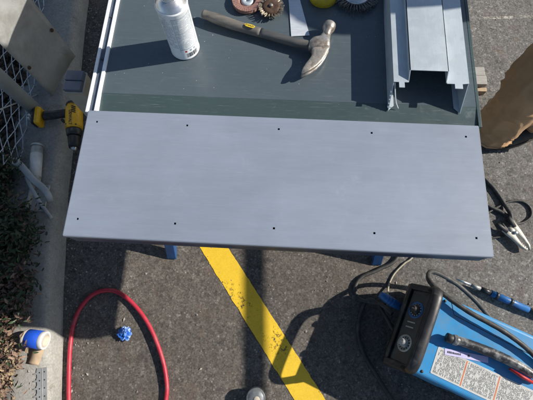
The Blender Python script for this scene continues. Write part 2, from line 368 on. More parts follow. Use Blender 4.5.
for x, y0, y1 in ((-.418, .245, .68), (.397, .262, .69), (-.418, 1.62, 1.2), (.397, 1.62, 1.2)):
    a, b = Vector((x, y0, 0.004)), Vector((x, y1, .70)); s_ = .019
    mb = MB(); vv = [(p_.x + i * s_, p_.y + j * s_, p_.z) for p_ in (a, b) for i, j in ((-1, -1), (1, -1), (1, 1), (-1, 1))]
    mb.add(vv, [(3, 2, 1, 0), (4, 5, 6, 7)] + [(i, (i + 1) % 4, 4 + (i + 1) % 4, 4 + i) for i in range(4)])
    lg = part(mb, 'leg', MT['blue'], bevel=.003)

# sheet panel with punched holes and a turned-down front
sp = thing('sheet_metal_panel', 'pale blue-grey sheet metal panel with two rows of punched holes, laid on the workbench', 'metal panel', (0, .31, .738))
hx = [-.4405, -.2247, -.0078, .2092, .4255]; hy = [.1985, .4372]; e = .0023
hx = [-.008 + .2167 * (i - 2) for i in range(5)]
xs = sorted([-.4665, .4565] + [h + s_ for h in hx for s_ in (-e, e)]); yy = sorted([.1605, .4655] + [h + s_ for h in hy for s_ in (-e, e)])
bm = bmesh.new(); vg = {(i, j): bm.verts.new((x, y, .752)) for i, x in enumerate(xs) for j, y in enumerate(yy)}
for i in range(len(xs) - 1):
    for j in range(len(yy) - 1):
        if i % 2 == 1 and j % 2 == 1: continue
        bm.faces.new([vg[i, j], vg[i + 1, j], vg[i + 1, j + 1], vg[i, j + 1]])
geom = bmesh.ops.extrude_face_region(bm, geom=list(bm.faces)); bmesh.ops.translate(bm, verts=[v for v in geom['geom'] if isinstance(v, bmesh.types.BMVert)], vec=(0, 0, -.0016))
bmesh.ops.recalc_face_normals(bm, faces=bm.faces)
bmesh.ops.translate(bm, verts=bm.verts, vec=(0, -.31, -.738))
me = bpy.data.meshes.new('face_sheet'); bm.to_mesh(me); bm.free(); me.materials.append(MT['panel'])
o = bpy.data.objects.new('face_sheet', me); C.objects.link(o); o.parent = sp
part(MB().rng(-.4665, .4565, .1588, .1604, .738, .7515), 'front_flange', MT['panel'], sp, bevel=.0006)
part(MB().rng(-.4665, .4565, .4657, .4667, .7385, .7515), 'back_flange', MT['panel'], sp, bevel=0)
for x in (-.4681, .4566): part(MB().rng(x, x + .0014, .1605, .4655, .738, .7515), 'side_flange', MT['panel'], sp, bevel=.0006)

# ------------------------------------------------------------------ spray cans
def spray_can(loc, rotz, label, cap):
    t = thing('spray_can', label, 'spray can', loc, rotz)
    r = .0358; h = .151
    MB().lathe([(0, 0.0015), (r - .004, .0015), (r - .002, .0), (r, .002), (r + .0008, .004), (r, .006), (r, h - .004), (r + .0009, h - .002), (r + .0009, h), (r - .001, h + .002)], 48).build('body', MT['white_can'], t)
    MB().lathe([(r - .001, h + .0015), (r - .004, h + .0045), (r - .007, h + .011), (.0185, h + .0185), (.0165, h + .0195), (.0175, h + .022), (.0175, h + .0245), (.014, h + .0255), (.012, h + .021), (0, h + .02)], 48).build('dome', MT['tin'], t)
    if cap:
        MB().lathe([(.0, h + .042), (.0045, h + .042), (.006, h + .0405), (.0065, h + .029), (.0065, h + .0205), (0, h + .0205)], 20).build('nozzle', MT['tape_white'], t)
    # printed text lines, panels and bar code wrapped on the body
    def patch(mb, a0, a1, z0, z1, off=.00025):
        k = max(1, int((a1 - a0) / .12)); vv = []
        for i in range(k + 1):
            a = a0 + (a1 - a0) * i / k
            for z in (z0, z1): vv.append(((r + off) * math.cos(a), (r + off) * math.sin(a), z))
        mb.add(vv, [(2 * i, 2 * i + 2, 2 * i + 3, 2 * i + 1) for i in range(k)], True)
    pr, pd, prd = MB(), MB(), MB(); q = random.Random(3)
    for z in [.136 - .0034 * i for i in range(28)]:
        if q.random() < .1: continue
        for a0, a1 in ((-2.75, -1.9), (-1.78, -.45), (.2, 1.6)):
            a = a0
            while a < a1:
                w_ = q.uniform(.04, .2)
                if q.random() < .8: patch(pr, a, min(a1, a + w_), z, z + .0011)
                a += w_ + .04
    for a0, a1, z0, z1 in ((-1.84, -1.815, .03, .14), (-.42, -.395, .03, .14), (-1.82, -.42, .0385, .0403), (-1.82, -.42, .138, .1392), (-1.82, -.42, .092, .0932)): patch(pr, a0, a1, z0, z1)
    a = -1.5
    while a < -.65:
        w_ = q.uniform(.008, .03); patch(pd, a, a + w_, .01, .024); a += w_ + q.uniform(.012, .03)
    for a in (-1.55, -1.2, -.9): patch(prd if a == -1.55 else pr, a, a + .14, .0285, .0345)
    pr.build('printed_text', MT['print'], t); pd.build('bar_code', MT['print_dark'], t); prd.build('warning_mark', MT['print_red'], t)
    return t
spray_can((-.255, .657, .7455), R(15), 'white spray can with fine grey print standing on the workbench', True)
ti = thing('round_tin', 'small round metal tin with a worn pale lid on the asphalt beside the yellow line', 'tin', (-.049, -.2515, 0))
MB().lathe([(0, .0005), (.031, .0005), (.0325, .002), (.0325, .048), (.0335, .0495)], 40).build('body', MT['galv_old'], ti)
MB().lathe([(.0336, .040), (.0342, .0405), (.0342, .052), (.032, .0545), (.028, .0535), (.0265, .055), (.012, .0575), (0, .058)], 40).build('lid', MT['tin_dull'], ti)
MB().lathe([(0, .0605), (.008, .06), (.011, .0585), (.0115, .0572)], 24, Matrix.Translation((.003, -.004, 0))).build('lid_badge', MT['core'], ti)

# ------------------------------------------------------------------ hammer
ht = thing('claw_hammer', 'old claw hammer with grey wooden handle and rusty head lying on the workbench', 'hammer', (-.07, .71, .7455))
pts = spline([(-.217, .750, .763), (-.19, .741, .7625), (-.13, .7195, .761), (-.05, .695, .761), (.02, .6735, .763), (.082, .658, .766)], 10); k = len(pts)
def hr(i):
    s_ = i / (k - 1)
    base = .0113 - .0012 * s_ + .0018 * math.exp(-((s_ - .3) / .16) ** 2) - .001 * math.exp(-((s_ - .12) / .08) ** 2)
    if i == 0: base *= .82
    return (base * 1.1, base * .98)
tw_h = lambda i, an: 1 + .03 * mnoise.noise((i * .3, math.sin(an) * 2, math.cos(an) * 2))
part(MB().sweep(pts[:29], hr, 24, twist=tw_h), 'handle', MT['handle_wood'], ht, bevel=0)
part(MB().sweep(pts[28:], lambda i: tuple(1.01 * c_ for c_ in hr(i + 28)), 24, twist=lambda i, an: tw_h(i + 28, an)), 'handle_neck', MT['handle_dark'], ht, bevel=0)
def superring(L_, R_, z, th_, n_=16, ex=.5):
    L_, R_ = Vector((*L_, z)), Vector((*R_, z)); c_ = (L_ + R_) / 2; h_ = (R_ - L_) / 2; out = []
    for k_ in range(n_):
        a_ = 2 * math.pi * k_ / n_; ca, sa = math.cos(a_), math.sin(a_)
        out.append(c_ + h_ * (math.copysign(abs(ca) ** ex, ca)) + Vector((0, 0, th_ * math.copysign(abs(sa) ** ex, sa))))
    return out
def loft(mb, rings, smooth=True):
    n_ = len(rings[0]); vv_ = [p for r_ in rings for p in r_]
    fs = [(i * n_ + k_, i * n_ + (k_ + 1) % n_, (i + 1) * n_ + (k_ + 1) % n_, (i + 1) * n_ + k_) for i in range(len(rings) - 1) for k_ in range(n_)]
    mb.add(vv_, fs + [list(range(n_))[::-1], [(len(rings) - 1) * n_ + k_ for k_ in range(n_)]], smooth); return mb
hz = .767
# cheek with the eye, neck and bell-shaped striking end
hd = MB()
loft(hd, [superring((.0575, .648), (.1065, .6525), hz, .0118), superring((.0545, .652), (.1085, .658), hz, .0135), superring((.0575, .6705), (.1085, .6725), hz, .0138), superring((.0645, .680), (.1085, .6765), hz, .0128), superring((.083, .6865), (.1085, .6825), hz, .0112, ex=.75), superring((.0845, .6935), (.1092, .6905), hz, .0102, ex=.9)])
part(hd, 'head', MT['hammer_steel'], ht, bevel=0)
pa = Vector((.097, .688, hz)); pb_ = Vector((.1085, .7285, hz)); pl = [(0, .0108), (.22, .0104), (.40, .0112), (.55, .0148), (.62, .0158), (.90, .0158), (.97, .0148), (1.0, .0132)]
part(MB().sweep([pa.lerp(pb_, a_) for a_, r_ in pl], [r_ for a_, r_ in pl], 28), 'striking_face', MT['hammer_steel'], ht, bevel=0)
CR = [(.1075, .658), (.1055, .648), (.0975, .628), (.0885, .612), (.0770, .598), (.0610, .5845), (.0440, .5745)]
CL = [(.0600, .6555), (.0640, .640), (.0630, .6270), (.0565, .6150), (.0485, .6025), (.0425, .5895), (.0395, .5760)]
for dz, mm in ((1, 'claw_gold'), (-1, 'hammer_steel')):
    part(loft(MB(), [superring(l_, r_, hz + dz * (.0058 + .0016 * i / 6), .0056 - .0022 * i / 6, ex=.55) for i, (l_, r_) in enumerate(zip(CL, CR))]), 'claw', MT[mm], ht, bevel=0)
# sticker on the handle with its lettering
th = math.atan2(.695 - .7195, .08)
Ml = Matrix.Translation(Vector((-.0925, .7082, .7742)) - Vector((-.07, .71, .7455))) @ Matrix.Rotation(th, 4, 'Z')
mb = MB(); nn = 8; vv = []
for i in range(15):
    x = -.0135 + .027 * i / 14; hw = .0046 * min(1, (1 - abs(x / .0142) ** 6))
    for j in range(nn + 1):
        y = -hw + 2 * hw * j / nn; vv.append(Ml @ Vector((x, y, .0014 - y * y * 38)))
mb.add(vv, [(i * (nn + 1) + j, (i + 1) * (nn + 1) + j, (i + 1) * (nn + 1) + j + 1, i * (nn + 1) + j + 1) for i in range(14) for j in range(nn)], True)
stk = mb.build('maker_sticker', MT['yellow_label'], ht)
text_obj('lettering', 'STANLEY', .0062, MT['print_dark'], stk, Ml @ Matrix.Translation((0, 0, .0017)), .0001, .92)

# ------------------------------------------------------------------ discs, brushes and scraper at the back of the bench
fd = thing('flap_disc', 'reddish abrasive grinding disc with steel hub lying on the workbench', 'grinding disc', (-.107, .806, .7455))
MB().lathe([(.011, .002), (.038, .0), (.0395, .004), (.039, .011), (.034, .0125), (.022, .0085), (.019, .006), (.011, .006)], 48).build('backing', MT['abrasive'], fd)
for i in range(40):
    a = 2 * math.pi * i / 40; M_ = Matrix.Rotation(a, 4, 'Z') @ Matrix.Translation((.0315, 0, .0128)) @ Matrix.Rotation(R(14), 4, 'X')
    mb = MB(); mb.box((0, 0, 0), (.016, .0072, .0011)); mb.v = [tuple(M_ @ Vector(p)) for p in mb.v]; mb.build('flap', MT['abrasive'], fd)
MB().lathe([(.0, .0045), (.0042, .0045), (.0055, .0105), (.013, .0105), (.0165, .0085), (.0168, .003)], 28).build('hub', MT['galv'], fd)

def bristle_ring(name, t, m, r0, r1, n_, z, th_, kn, dz=0, rr=.0011):
    mb = MB()
    q = random.Random(len(name) + n_)
    for i in range(n_):
        a = 2 * math.pi * i / n_
        for j in range(kn):
            b = a + q.uniform(-.5, .5) * 2 * math.pi / n_ * .75; zz = z + q.uniform(-th_, th_)
            e1 = r1 * q.uniform(.94, 1.03); b2 = b + q.uniform(-.03, .03)
            mb.sweep([(r0 * math.cos(a), r0 * math.sin(a), z), ((r0 + e1) / 2 * math.cos((a + b) / 2), (r0 + e1) / 2 * math.sin((a + b) / 2), (z + zz) / 2 + dz * .4), (e1 * math.cos(b2), e1 * math.sin(b2), zz + dz)], [rr, rr * .9, rr * .6], 4, True, False)
    o = mb.build(name, m, t); o['kind'] = 'stuff'; return o
cb = thing('wire_cup_brush', 'small twisted wire cup brush with brassy bristles and rusty centre, beside the hammer handle', 'wire brush', (-.043, .782, .7455))
bristle_ring('bristles', cb, MT['brass_wire'], .017, .0335, 22, .012, .0065, 9, .004)
MB().lathe([(0, .02), (.006, .02), (.0065, .0175), (.0075, .0175), (.017, .019), (.023, .0165), (.024, .012), (.02, .003), (0, .002)], 32).build('cup', MT['rust'], cb)
MB().lathe([(0, .0225), (.0045, .0225), (.005, .0205), (.005, .0185)], 6).build('hub_nut', MT['hammer_steel'], cb)
sc = thing('scraper_blade', 'bright flared steel scraper blade lying under the hammer handle', 'scraper', (.02, .77, .7455))
part(MB().prism([(.012, .703), (.059, .708), (.0275, .835), (-.0005, .835)], .7460, .7476), 'blade', MT['scraper'], sc, bevel=.0004)
part(MB().sweep([(.013, .835, .754), (.008, .86, .757), (-.002, .94, .757), (-.004, .955, .757)], [(.011, .006), (.014, .009), (.016, .011), (.01, .007)], 16), 'handle', MT['black_plastic'], sc, bevel=0)
yk = thing('yellow_plastic_cap', 'round mustard yellow plastic cap resting on the workbench', 'plastic cap', (.092, .832, .7455))
MB().lathe([(0, .0435), (.012, .0425), (.024, .038), (.034, .028), (.0385, .016), (.039, .004), (.037, 0), (.0, 0)], 40).build('cap_shell', MT['yellow_plastic'], yk)
MB().lathe([(0, .0465), (.006, .0465), (.0075, .045), (.0075, .0415)], 20).build('cap_boss', MT['black_plastic'], yk)
ww = thing('rotary_wire_brush', 'dark twisted wire wheel brush with steel centre plate, beside the galvanised frame section', 'wire brush', (.178, .838, .7455))
bristle_ring('bristles', ww, MT['steel_wire'], .034, .0605, 40, .012, .007, 10, 0)
MB().lathe([(.008, .014), (.009, .019), (.02, .019), (.03, .0175), (.0365, .0165), (.0385, .014), (.0385, .009), (.03, .004), (.008, .003)], 40).build('centre_plate', MT['steel'], ww)
MB().lathe([(.0, .016), (.0075, .016), (.0075, .023), (.0105, .023), (.0115, .0215), (.0115, .017)], 24).build('hub', MT['steel'], ww)

# ------------------------------------------------------------------ galvanised door-frame section
cf = thing('metal_frame_section', 'galvanised steel door frame section with notched end lying on the workbench', 'metal frame', (.335, .9, .7455))
Z0, ZR, ZS, Y1 = .7456, .800, .816, 1.5; tk = .0016
def plate(name, P4, m=MT['galv'], parent=cf, thick=tk, nrm=None):
    P = [Vector(p) for p in P4]; nn = (P[1] - P[0]).cross(P[2] - P[0]).normalized() * thick
    mb = MB(); k_ = len(P); mb.add(P + [p - nn for p in P], [list(range(k_)), list(range(2 * k_ - 1, k_ - 1, -1))] + [(i, (i + 1) % k_, k_ + (i + 1) % k_, k_ + i) for i in range(k_)])
    return part(mb, name, m, parent, bevel=0)
yf = .5435
plate('side_face', [(.25, yf, ZR), (.25, Y1, ZR), (.25, Y1, Z0), (.25, .50, Z0)])
plate('side_face', [(.4205, Y1, ZR), (.4205, yf + .002, ZR), (.4205, .50, Z0), (.4205, Y1, Z0)])
plate('rabbet', [(.25, yf, ZR), (.262, yf, ZR), (.262, yf - .014, ZR), (.2745, yf - .014, ZR), (.2745, yf, ZR), (.2835, yf, ZR), (.2835, Y1, ZR), (.25, Y1, ZR)])
plate('rabbet', [(.3705, yf, ZR), (.388, yf, ZR), (.388, yf - .012, ZR), (.4055, yf - .012, ZR), (.4055, yf, ZR), (.4205, yf + .002, ZR), (.4205, Y1, ZR), (.3705, Y1, ZR)])
plate('stop_wall', [(.2835, .566, ZS), (.2835, Y1, ZS), (.2835, Y1, ZR), (.2835, .545, ZR)])
plate('stop_wall', [(.3705, Y1, ZS), (.3705, .566, ZS), (.3705, .545, ZR), (.3705, Y1, ZR)])
plate('stop_top', [(.2835, .566, ZS), (.3705, .566, ZS), (.3705, Y1, ZS), (.2835, Y1, ZS)])
ret = plate('return_flange', [(.2518, .502, Z0 + .0017), (.264, .514, Z0 + .0017), (.264, Y1, Z0 + .0017), (.2518, Y1, Z0 + .0017)])
plate('return_flange', [(.406, .514, Z0 + .0017), (.4188, .502, Z0 + .0017), (.4188, Y1, Z0 + .0017), (.406, Y1, Z0 + .0017)])
part(MB().sweep(spline([(.254, .546, .798), (.257, .53, .785), (.265, .516, .762), (.274, .506, .7475)], 6), (.0016, .0006), 6), 'bent_tab', MT['galv'], cf, bevel=0)
for i in range(5):
    z = Z0 + .006 + i * .0072; y = .5 + (z - Z0) * .8
    part(MB().rng(.2480, .2499, y + .001, y + .006, z - .002, z + .002), 'punched_tooth', MT['rail'], cf, bevel=0)

# ------------------------------------------------------------------ welder
we = thing('welding_machine', 'blue portable welding machine with black front bezel on the asphalt', 'welding machine', (.451, .022, 0), math.atan2(-.375, .927))
L, W, H = .52, .135, .226
def lp(mb, name, m, parent=we, bevel=.003, bseg=2): return mb.build(name, m, parent, bevel=bevel, bseg=bseg)
lp(MB().rng(.045, L, -W, W, .02, H), 'case', MT['welder_blue'], bevel=.012, bseg=4)
for s_ in (-1, 1): lp(MB().rng(.03, L - .01, s_ * .105 - .015, s_ * .105 + .015, .0005, .0198), 'skid', MT['black_plastic'])
# bezel: moulded nose with a sloping control panel
def side_prism(mb, prof, y0, y1):
    k_ = len(prof); mb.add([(x, y0, z) for x, z in prof] + [(x, y1, z) for x, z in prof], [list(range(k_)), list(range(2 * k_ - 1, k_ - 1, -1))] + [(i, (i + 1) % k_, k_ + (i + 1) % k_, k_ + i) for i in range(k_)]); return mb
lp(side_prism(MB(), [(.0448, .012), (.0448, H + .002), (.03, H + .002), (-.016, .15), (-.016, .132), (.004, .05), (.012, .012)], -W - .002, W + .002), 'bezel', MT['black_plastic'], bevel=.003)
for s_ in (-1, 1):
    y_ = s_ * (W - .001)
    lp(side_prism(MB(), [(.0446, .014), (.0446, H + .006), (.028, H + .008), (-.026, .153), (-.026, .128), (-.004, .05), (.004, .014)], y_ - .011, y_ + .011), 'bezel_side', MT['black_plastic'], bevel=.005)
lp(side_prism(MB(), [(-.014, .158), (-.021, .163), (-.027, .153), (-.027, .135), (-.016, .132), (-.016, .15)], -W + .0105, W - .0105), 'bezel_lip', MT['black_plastic'], bevel=.002)
hp = spline([(.03, -W - .0, H - .02), (.03, -W + .002, H + .03), (.03, -W + .022, H + .05), (.03, -W + .06, H + .056), (.03, 0, H + .057), (.03, W - .06, H + .056), (.03, W - .022, H + .05), (.03, W - .002, H + .03), (.03, W - .0, H - .02)], 6)
lp(MB().sweep(hp, (.0175, .0105), 20, upv=(0, 1, 0)), 'carry_handle', MT['black_plastic'], bevel=0)
tv = Vector((.046, 0, .076)).normalized(); nv_ = Vector((-tv.z, 0, tv.x)); pc = Vector((.008, 0, .1895))
PF = Matrix(((0, tv.x, nv_.x, 0), (-1, 0, 0, 0), (0, tv.z, nv_.z, 0), (0, 0, 0, 1)))
def on_panel(y, u, h_): return Matrix.Translation(pc + tv * u + Vector((0, y, 0)) + nv_ * h_) @ PF
mb = MB(); mb.rng(-W + .014, W - .014, -.034, .036, -.001, .0012); mb.v = [tuple(on_panel(0, 0, 0) @ Vector(p)) for p in mb.v]
fp = lp(mb, 'control_panel', MT['panel_black'], bevel=.0006)
for y, rb in ((.056, MT['plug_blue']), (-.06, MT['latch'])):
    M_ = on_panel(y, .002, .0013)
    kb = MB().lathe([(.0, .020), (.0095, .020), (.0115, .0185), (.0125, .006), (.0155, .005), (.016, 0)], 28, M_).build('knob', MT['galv_old'] if y < 0 else MT['black_plastic'], we)
    MB().lathe([(.029, -.001), (.029, .0014), (.0225, .0014), (.0225, -.001)], 36, M_).build('dial_ring', rb, kb)
    for i in range(11):
        a = R(-140 + 280 * i / 10) + math.pi / 2; M2 = M_ @ Matrix.Rotation(a, 4, 'Z') @ Matrix.Translation((.0195, 0, .0007))
        mk = MB().box((0, 0, 0), (.0045, .0017, .0008)); mk.v = [tuple(M2 @ Vector(p)) for p in mk.v]; mk.build('dial_mark', MT['tape_white'], kb)
    mk = MB().box((0, .004, .0203), (.0016, .009, .0008)); mk.v = [tuple(M_ @ Vector(p)) for p in mk.v]; mk.build('pointer', MT['tape_white'], kb)
for dy in (-.005, .012):
    mk = MB().rng(-.002, .002, -.016, .016, .0012, .0024); mk.v = [tuple(on_panel(dy, 0, 0) @ Vector(p)) for p in mk.v]; mk.build('toggle_slot', MT['galv_old'], fp)
Rx = Matrix.Rotation(-math.pi / 2, 4, 'Y')
for y in (-.075, -.012, .058):
    MB().lathe([(.0, .004), (.010, .004), (.012, .009), (.017, .009), (.019, .005), (.019, -.012)], 28, Matrix.Translation((-.006, y, .09)) @ Rx).build('socket', MT['print_dark'], we)
o = lp(MB().rng(.0, .31, .0, .085, 0, .0006), 'data_label', MT['label'], bevel=0); o.location = (.10, -.112, H + .0001)
mb = MB()
for a, b in (((.0, .0), (.31, .0)), ((.0, .085), (.31, .085)), ((.0, 0), (0, .085)), ((.31, 0), (.31, .085))):
    p0, p1 = Vector((*a, .0007)), Vector((*b, .0007)); dd = (p1 - p0); mb.box((p0 + p1) / 2, (abs(dd.x) + .0014, abs(dd.y) + .0014, .0003))
ob = mb.build('label_border', MT['tape_white'], o)
pt_ = MB(); q = random.Random(17)
for x_ in [.006 + .0034 * i for i in range(88)]:
    if min(abs(x_ - .095), abs(x_ - .2)) < .006: continue
    y_ = .005
    while y_ < .079:
        l_ = q.uniform(.003, .012)
        if q.random() < .82: pt_.rng(x_, x_ + q.uniform(.0009, .0017), y_, min(.08, y_ + l_), .0006, .00075)
        y_ += l_ + q.uniform(.001, .003)
pt_.build('printed_text', MT['print_dark'], o)['kind'] = 'stuff'
for x_ in (.093, .198): MB().rng(x_, x_ + .004, .003, .082, .0006, .0008).build('orange_bar', MT['orange'], o)
# lid seam pressed into the case
lp(MB().sweep([(.09, .134, H + .0004), (.115, .088, H + .0004), (.33, .075, H + .0004), (.5, .07, H + .0004)], (.0012, .0007), 4), 'lid_seam', MT['print_dark'], bevel=0)
for x, y in ((.075, -.12), (.075, .118), (.5, -.12), (.5, .118)):
    MB().lathe([(0, .0028), (.0035, .0026), (.0048, .001), (.005, 0)], 16, Matrix.Translation((x, y, H - .0002))).build('case_screw', MT['black'], we)
for i in range(7): lp(MB().rng(.2 + i * .035, .222 + i * .035, -W - .0012, -W + .001, .06, .15), 'side_vent', MT['print_dark'], bevel=0)

def wl(s_, t_, z): return we.matrix_basis @ Vector((s_, t_, z))
# lavender tape strip with small dark marks, electrode holder on the lid
ls = thing('lavender_tape_strip', 'lavender tape strip with small dark lettering on the lid of the welding machine', 'tape strip', wl(.187, -.016, H + .0012), math.atan2(-.375, .927) + R(14.5))
MB().rng(-.068, .068, -.0095, .0095, 0, .0006).build('strip', MT['lavender'], ls)
mk = MB(); q = random.Random(5); x = -.06
while x < -.018:
    w_ = q.uniform(.002, .0042); mk.rng(x, x + w_, -.003, .0035 * q.uniform(.5, 1), .0007, .0009); x += w_ + .0012
mk.rng(.004, .01, -.003, .004, .0007, .0009)
mk.build('lettering', MT['print_dark'], ls)['kind'] = 'stuff'
eh = thing('electrode_holder', 'worn black electrode holder with a red lever lying on the welding machine', 'electrode holder', wl(.25, .02, H), math.atan2(-.375, .927) + R(3))
hp = spline([(-.125, -.004, .020), (-.1, 0, .021), (-.04, .003, .020), (.03, .002, .021), (.09, -.004, .022), (.128, -.012, .022)], 8); k = len(hp)
MB().sweep(hp, lambda i: .0125 + .003 * math.sin(3.1 * i / k) + (.0035 if i < 6 else 0) - (.004 if i == 0 else 0) + .0002 * math.sin(i * 2.2), 20).build('grip', MT['holder'], eh)
MB().lathe([(0, .0), (.012, .0), (.0145, .003), (.0145, .02), (.011, .022), (0, .022)], 24, Matrix.Translation((-.124, -.004, .02)) @ Matrix.Rotation(-math.pi / 2, 4, 'Y')).build('cable_boot', MT['black'], eh)
MB().sweep([(.06, -.022, .02), (.1, -.03, .021), (.135, -.034, .02)], [(.004, .006), (.006, .008), (.005, .006)], 12).build('lever', MT['red_plastic'], eh)
MB().sweep([(.125, -.012, .022), (.15, -.016, .022), (.165, -.018, .021)], [(.012, .012), (.010, .011), (.007, .008)], 14).build('jaw', MT['galv_old'], eh)

# cables
def cable(name, label, pts, r, m, cat='cable', group=None, n_=10, seg=10):
    P = spline(pts, n_); base = Vector((P[0].x, P[0].y, 0))
    mb = MB(); mb.sweep([p - base for p in P], lambda i: r * (1 + .03 * math.sin(i * 1.7)), seg)
    o = mb.build(name, m); o.location = base; return tag(o, label, cat, group)
cable('welding_cable', 'thick black cable looping up beside the bezel and across the welding machine lid',
      [(.86, -.09, .236), (.8, -.03, .245), (.725, .02, .254), (.63, .07, .252), (.562, .118, .243), (.532, .156, .212), (.534, .186, .175), (.556, .209, .145), (.6, .206, .115), (.675, .178, .075), (.745, .128, .05), (.81, .07, .02), (.87, .01, .011), (.98, -.09, .010), (1.2, -.2, .010)], .0085, MT['cable'])
cable('front_cable', 'black cable running from under the workbench to the machine front and past it',
      [(.50, .42, .009), (.48, .28, .009), (.40, .225, .009), (.34, .195, .009), (.312, .155, .009), (.325, .112, .009), (.37, .1, .02), (.40, .09, .05), (.43, .058, .082)], .0075, MT['cable'])
cable('power_cable', 'black power cable curving along the shaded ground in front of the machine',
      [(.455, -.045, .088), (.42, .03, .07), (.385, .1, .03), (.355, .105, .011), (.332, .06, .009), (.320, -.005, .009), (.336, -.075, .009), (.38, -.15, .009), (.44, -.24, .009), (.56, -.42, .009)], .0075, MT['cable'])
cable('beige_wire', 'thin beige wire running from the workbench towards the machine front',
      [(.60, .40, .006), (.545, .29, .006), (.505, .255, .006), (.465, .213, .006), (.442, .168, .008), (.43, .125, .03), (.42, .09, .06)], .0035, MT['beige_wire'], cat='wire')
pg = thing('blue_cable_plug', 'blue plastic cable plug pushed into the front of the welding machine', 'plug', (0, 0, .09))
a, b = wl(-.012, .058, .09), wl(-.1, .07, .098)
part(MB().sweep([a, a.lerp(b, .2), a.lerp(b, .25), a.lerp(b, .8), b], [.013, .0135, .0165, .0155, .011], 16), 'plug_body', MT['plug_blue'], pg, bevel=0)
for s_ in (.4, .52, .64): part(MB().sweep([a.lerp(b, s_), a.lerp(b, s_ + .04)], .0172, 16), 'grip_ring', MT['plug_blue'], pg, bevel=0)
bc = thing('blue_cable_connector', 'blue and black cable connector lying on the asphalt behind the welding machine', 'connector', (.85, .15, 0))
P = [Vector(p) for p in ((.70, .205, .018), (.755, .184, .018), (.79, .171, .018), (.826, .158, .018), (.879, .136, .018), (.96, .103, .018), (1.05, .068, .017))]
part(MB().sweep(P[:2], [.003, .0055], 12), 'tip', MT['steel'], bc, bevel=0)
part(MB().sweep(P[1:3], [.0072, .008], 14), 'collar', MT['galv_old'], bc, bevel=0)
part(MB().sweep(P[2:4], [.0098, .011], 14), 'sleeve', MT['black_plastic'], bc, bevel=0)
part(MB().sweep([P[3], P[4], P[5]], [.0125, .0132, .0125], 16), 'body', MT['plug_blue'], bc, bevel=0)
for s_ in (.12, .5): part(MB().sweep([P[3].lerp(P[5], s_), P[3].lerp(P[5], s_ + .08)], .014, 16), 'ring', MT['black_plastic'], bc, bevel=0)
part(MB().sweep(P[5:], [.011, .0085], 12), 'lead', MT['cable'], bc, bevel=0)

# ground clamp and its leads
gc = thing('ground_clamp', 'spring ground clamp with pale metal jaws and black handles on the asphalt', 'clamp', (.95, .39, 0))
def jaw(pts, z, name, m, w0, th_):
    P = [Vector(p) for p in pts]; mb = MB(); k_ = len(P)
    mb.sweep([(p.x, p.y, z) for p in P], [(w, th_) for w in w0], 12); return part(mb, name, m, gc, bevel=0)
jaw([(.90, .412), (.922, .398), (.938, .38), (.952, .36), (.966, .343), (.984, .331)], .022, 'jaw', MT['clamp'], [.011, .017, .013, .0095, .008, .003], .007)
jaw([(.936, .448), (.946, .42), (.962, .397), (.978, .372), (.99, .35), (.992, .33)], .024, 'jaw', MT['clamp'], [.010, .016, .013, .009, .007, .003], .007)
jaw([(.92, .405), (.95, .412)], .023, 'bridge', MT['clamp'], [.015, .015], .0065)
jaw([(.925, .462), (.93, .452), (.945, .42)], .024, 'handle', MT['black'], [.009, .0105, .0105], .009)
jaw([(.872, .432), (.886, .424), (.915, .4)], .024, 'handle', MT['black'], [.007, .0095, .0095], .009)
part(MB().lathe([(0, .036), (.006, .036), (.007, .034), (.007, .014)], 14, Matrix.Translation((.944, .397, 0))), 'pivot', MT['steel'], gc, bevel=0)
for i in range(4): part(MB().rng(.962 + i * .006, .965 + i * .006, .352 - i * .006, .356 - i * .006, .019, .029), 'tooth', MT['steel'], gc, bevel=0)
cable('clamp_lead', 'black lead curving out from under the workbench edge to the ground clamp',
      [(.70, .82, .009), (.80, .71, .009), (.856, .632, .009), (.896, .58, .009), (.925, .52, .011), (.938, .475, .022), (.936, .44, .024)], .0085, MT['cable'])
cable('slack_lead', 'black slack lead lying in a wide arc beside the ground clamp',
      [(.72, .56, .008), (.82, .535, .008), (.87, .505, .008), (.91, .485, .009), (.945, .455, .012), (.965, .43, .012)], .0085, MT['cable'])
cable('thin_arc_lead', 'thin black lead bent in a round arc on the asphalt behind the clamp',
      [(.80, .45, .006), (.85, .478, .006), (.9, .508, .006), (.951, .534, .006), (1.0, .538, .006), (1.03, .512, .006), (1.028, .474, .006), (.992, .446, .006), (.955, .44, .012)], .005, MT['cable'])
cable('under_bench_lead', 'thin black lead crossing from the workbench edge to below the clamp handles',
      [(.70, .35, .006), (.80, .355, .006), (.86, .375, .006), (.91, .385, .008)], .0045, MT['cable'])

# ------------------------------------------------------------------ red hose, wrapper, tape roll, strap
cable('red_air_hose', 'red rubber air hose lying in a tall loop on the asphalt by the kerb',
      [(-.66, -.62, .0105), (-.70, -.42, .0105), (-.728, -.304, .0105), (-.748, -.2, .0105), (-.76, -.117, .0105), (-.762, -.04, .0105), (-.745, .025, .0105), (-.70, .078, .0105), (-.628, .091, .0115), (-.549, .05, .014), (-.471, -.029, .017), (-.41, -.133, .016), (-.38, -.22, .013), (-.375, -.285, .0108), (-.385, -.4, .0105), (-.42, -.6, .0105)], .0082, MT['hose'], cat='hose', seg=14)
bm = bmesh.new(); bmesh.ops.create_icosphere(bm, subdivisions=4, radius=1)
for v in bm.verts:
    d_ = v.co.normalized(); n1 = mnoise.noise(d_ * 2.3 + Vector((4, 1, 2))); n2 = abs(mnoise.noise(d_ * 5.5)); n3 = mnoise.cell(d_ * 4.0) * .0 + abs(mnoise.noise(d_ * 12 + Vector((3, 3, 3))))
    r_ = .024 * (1 + .5 * n1 - .55 * n2 - .25 * n3); v.co = Vector((d_.x * r_ * 1.05, d_.y * r_ * 1.1, max(0.0002, .013 + d_.z * r_ * .62)))
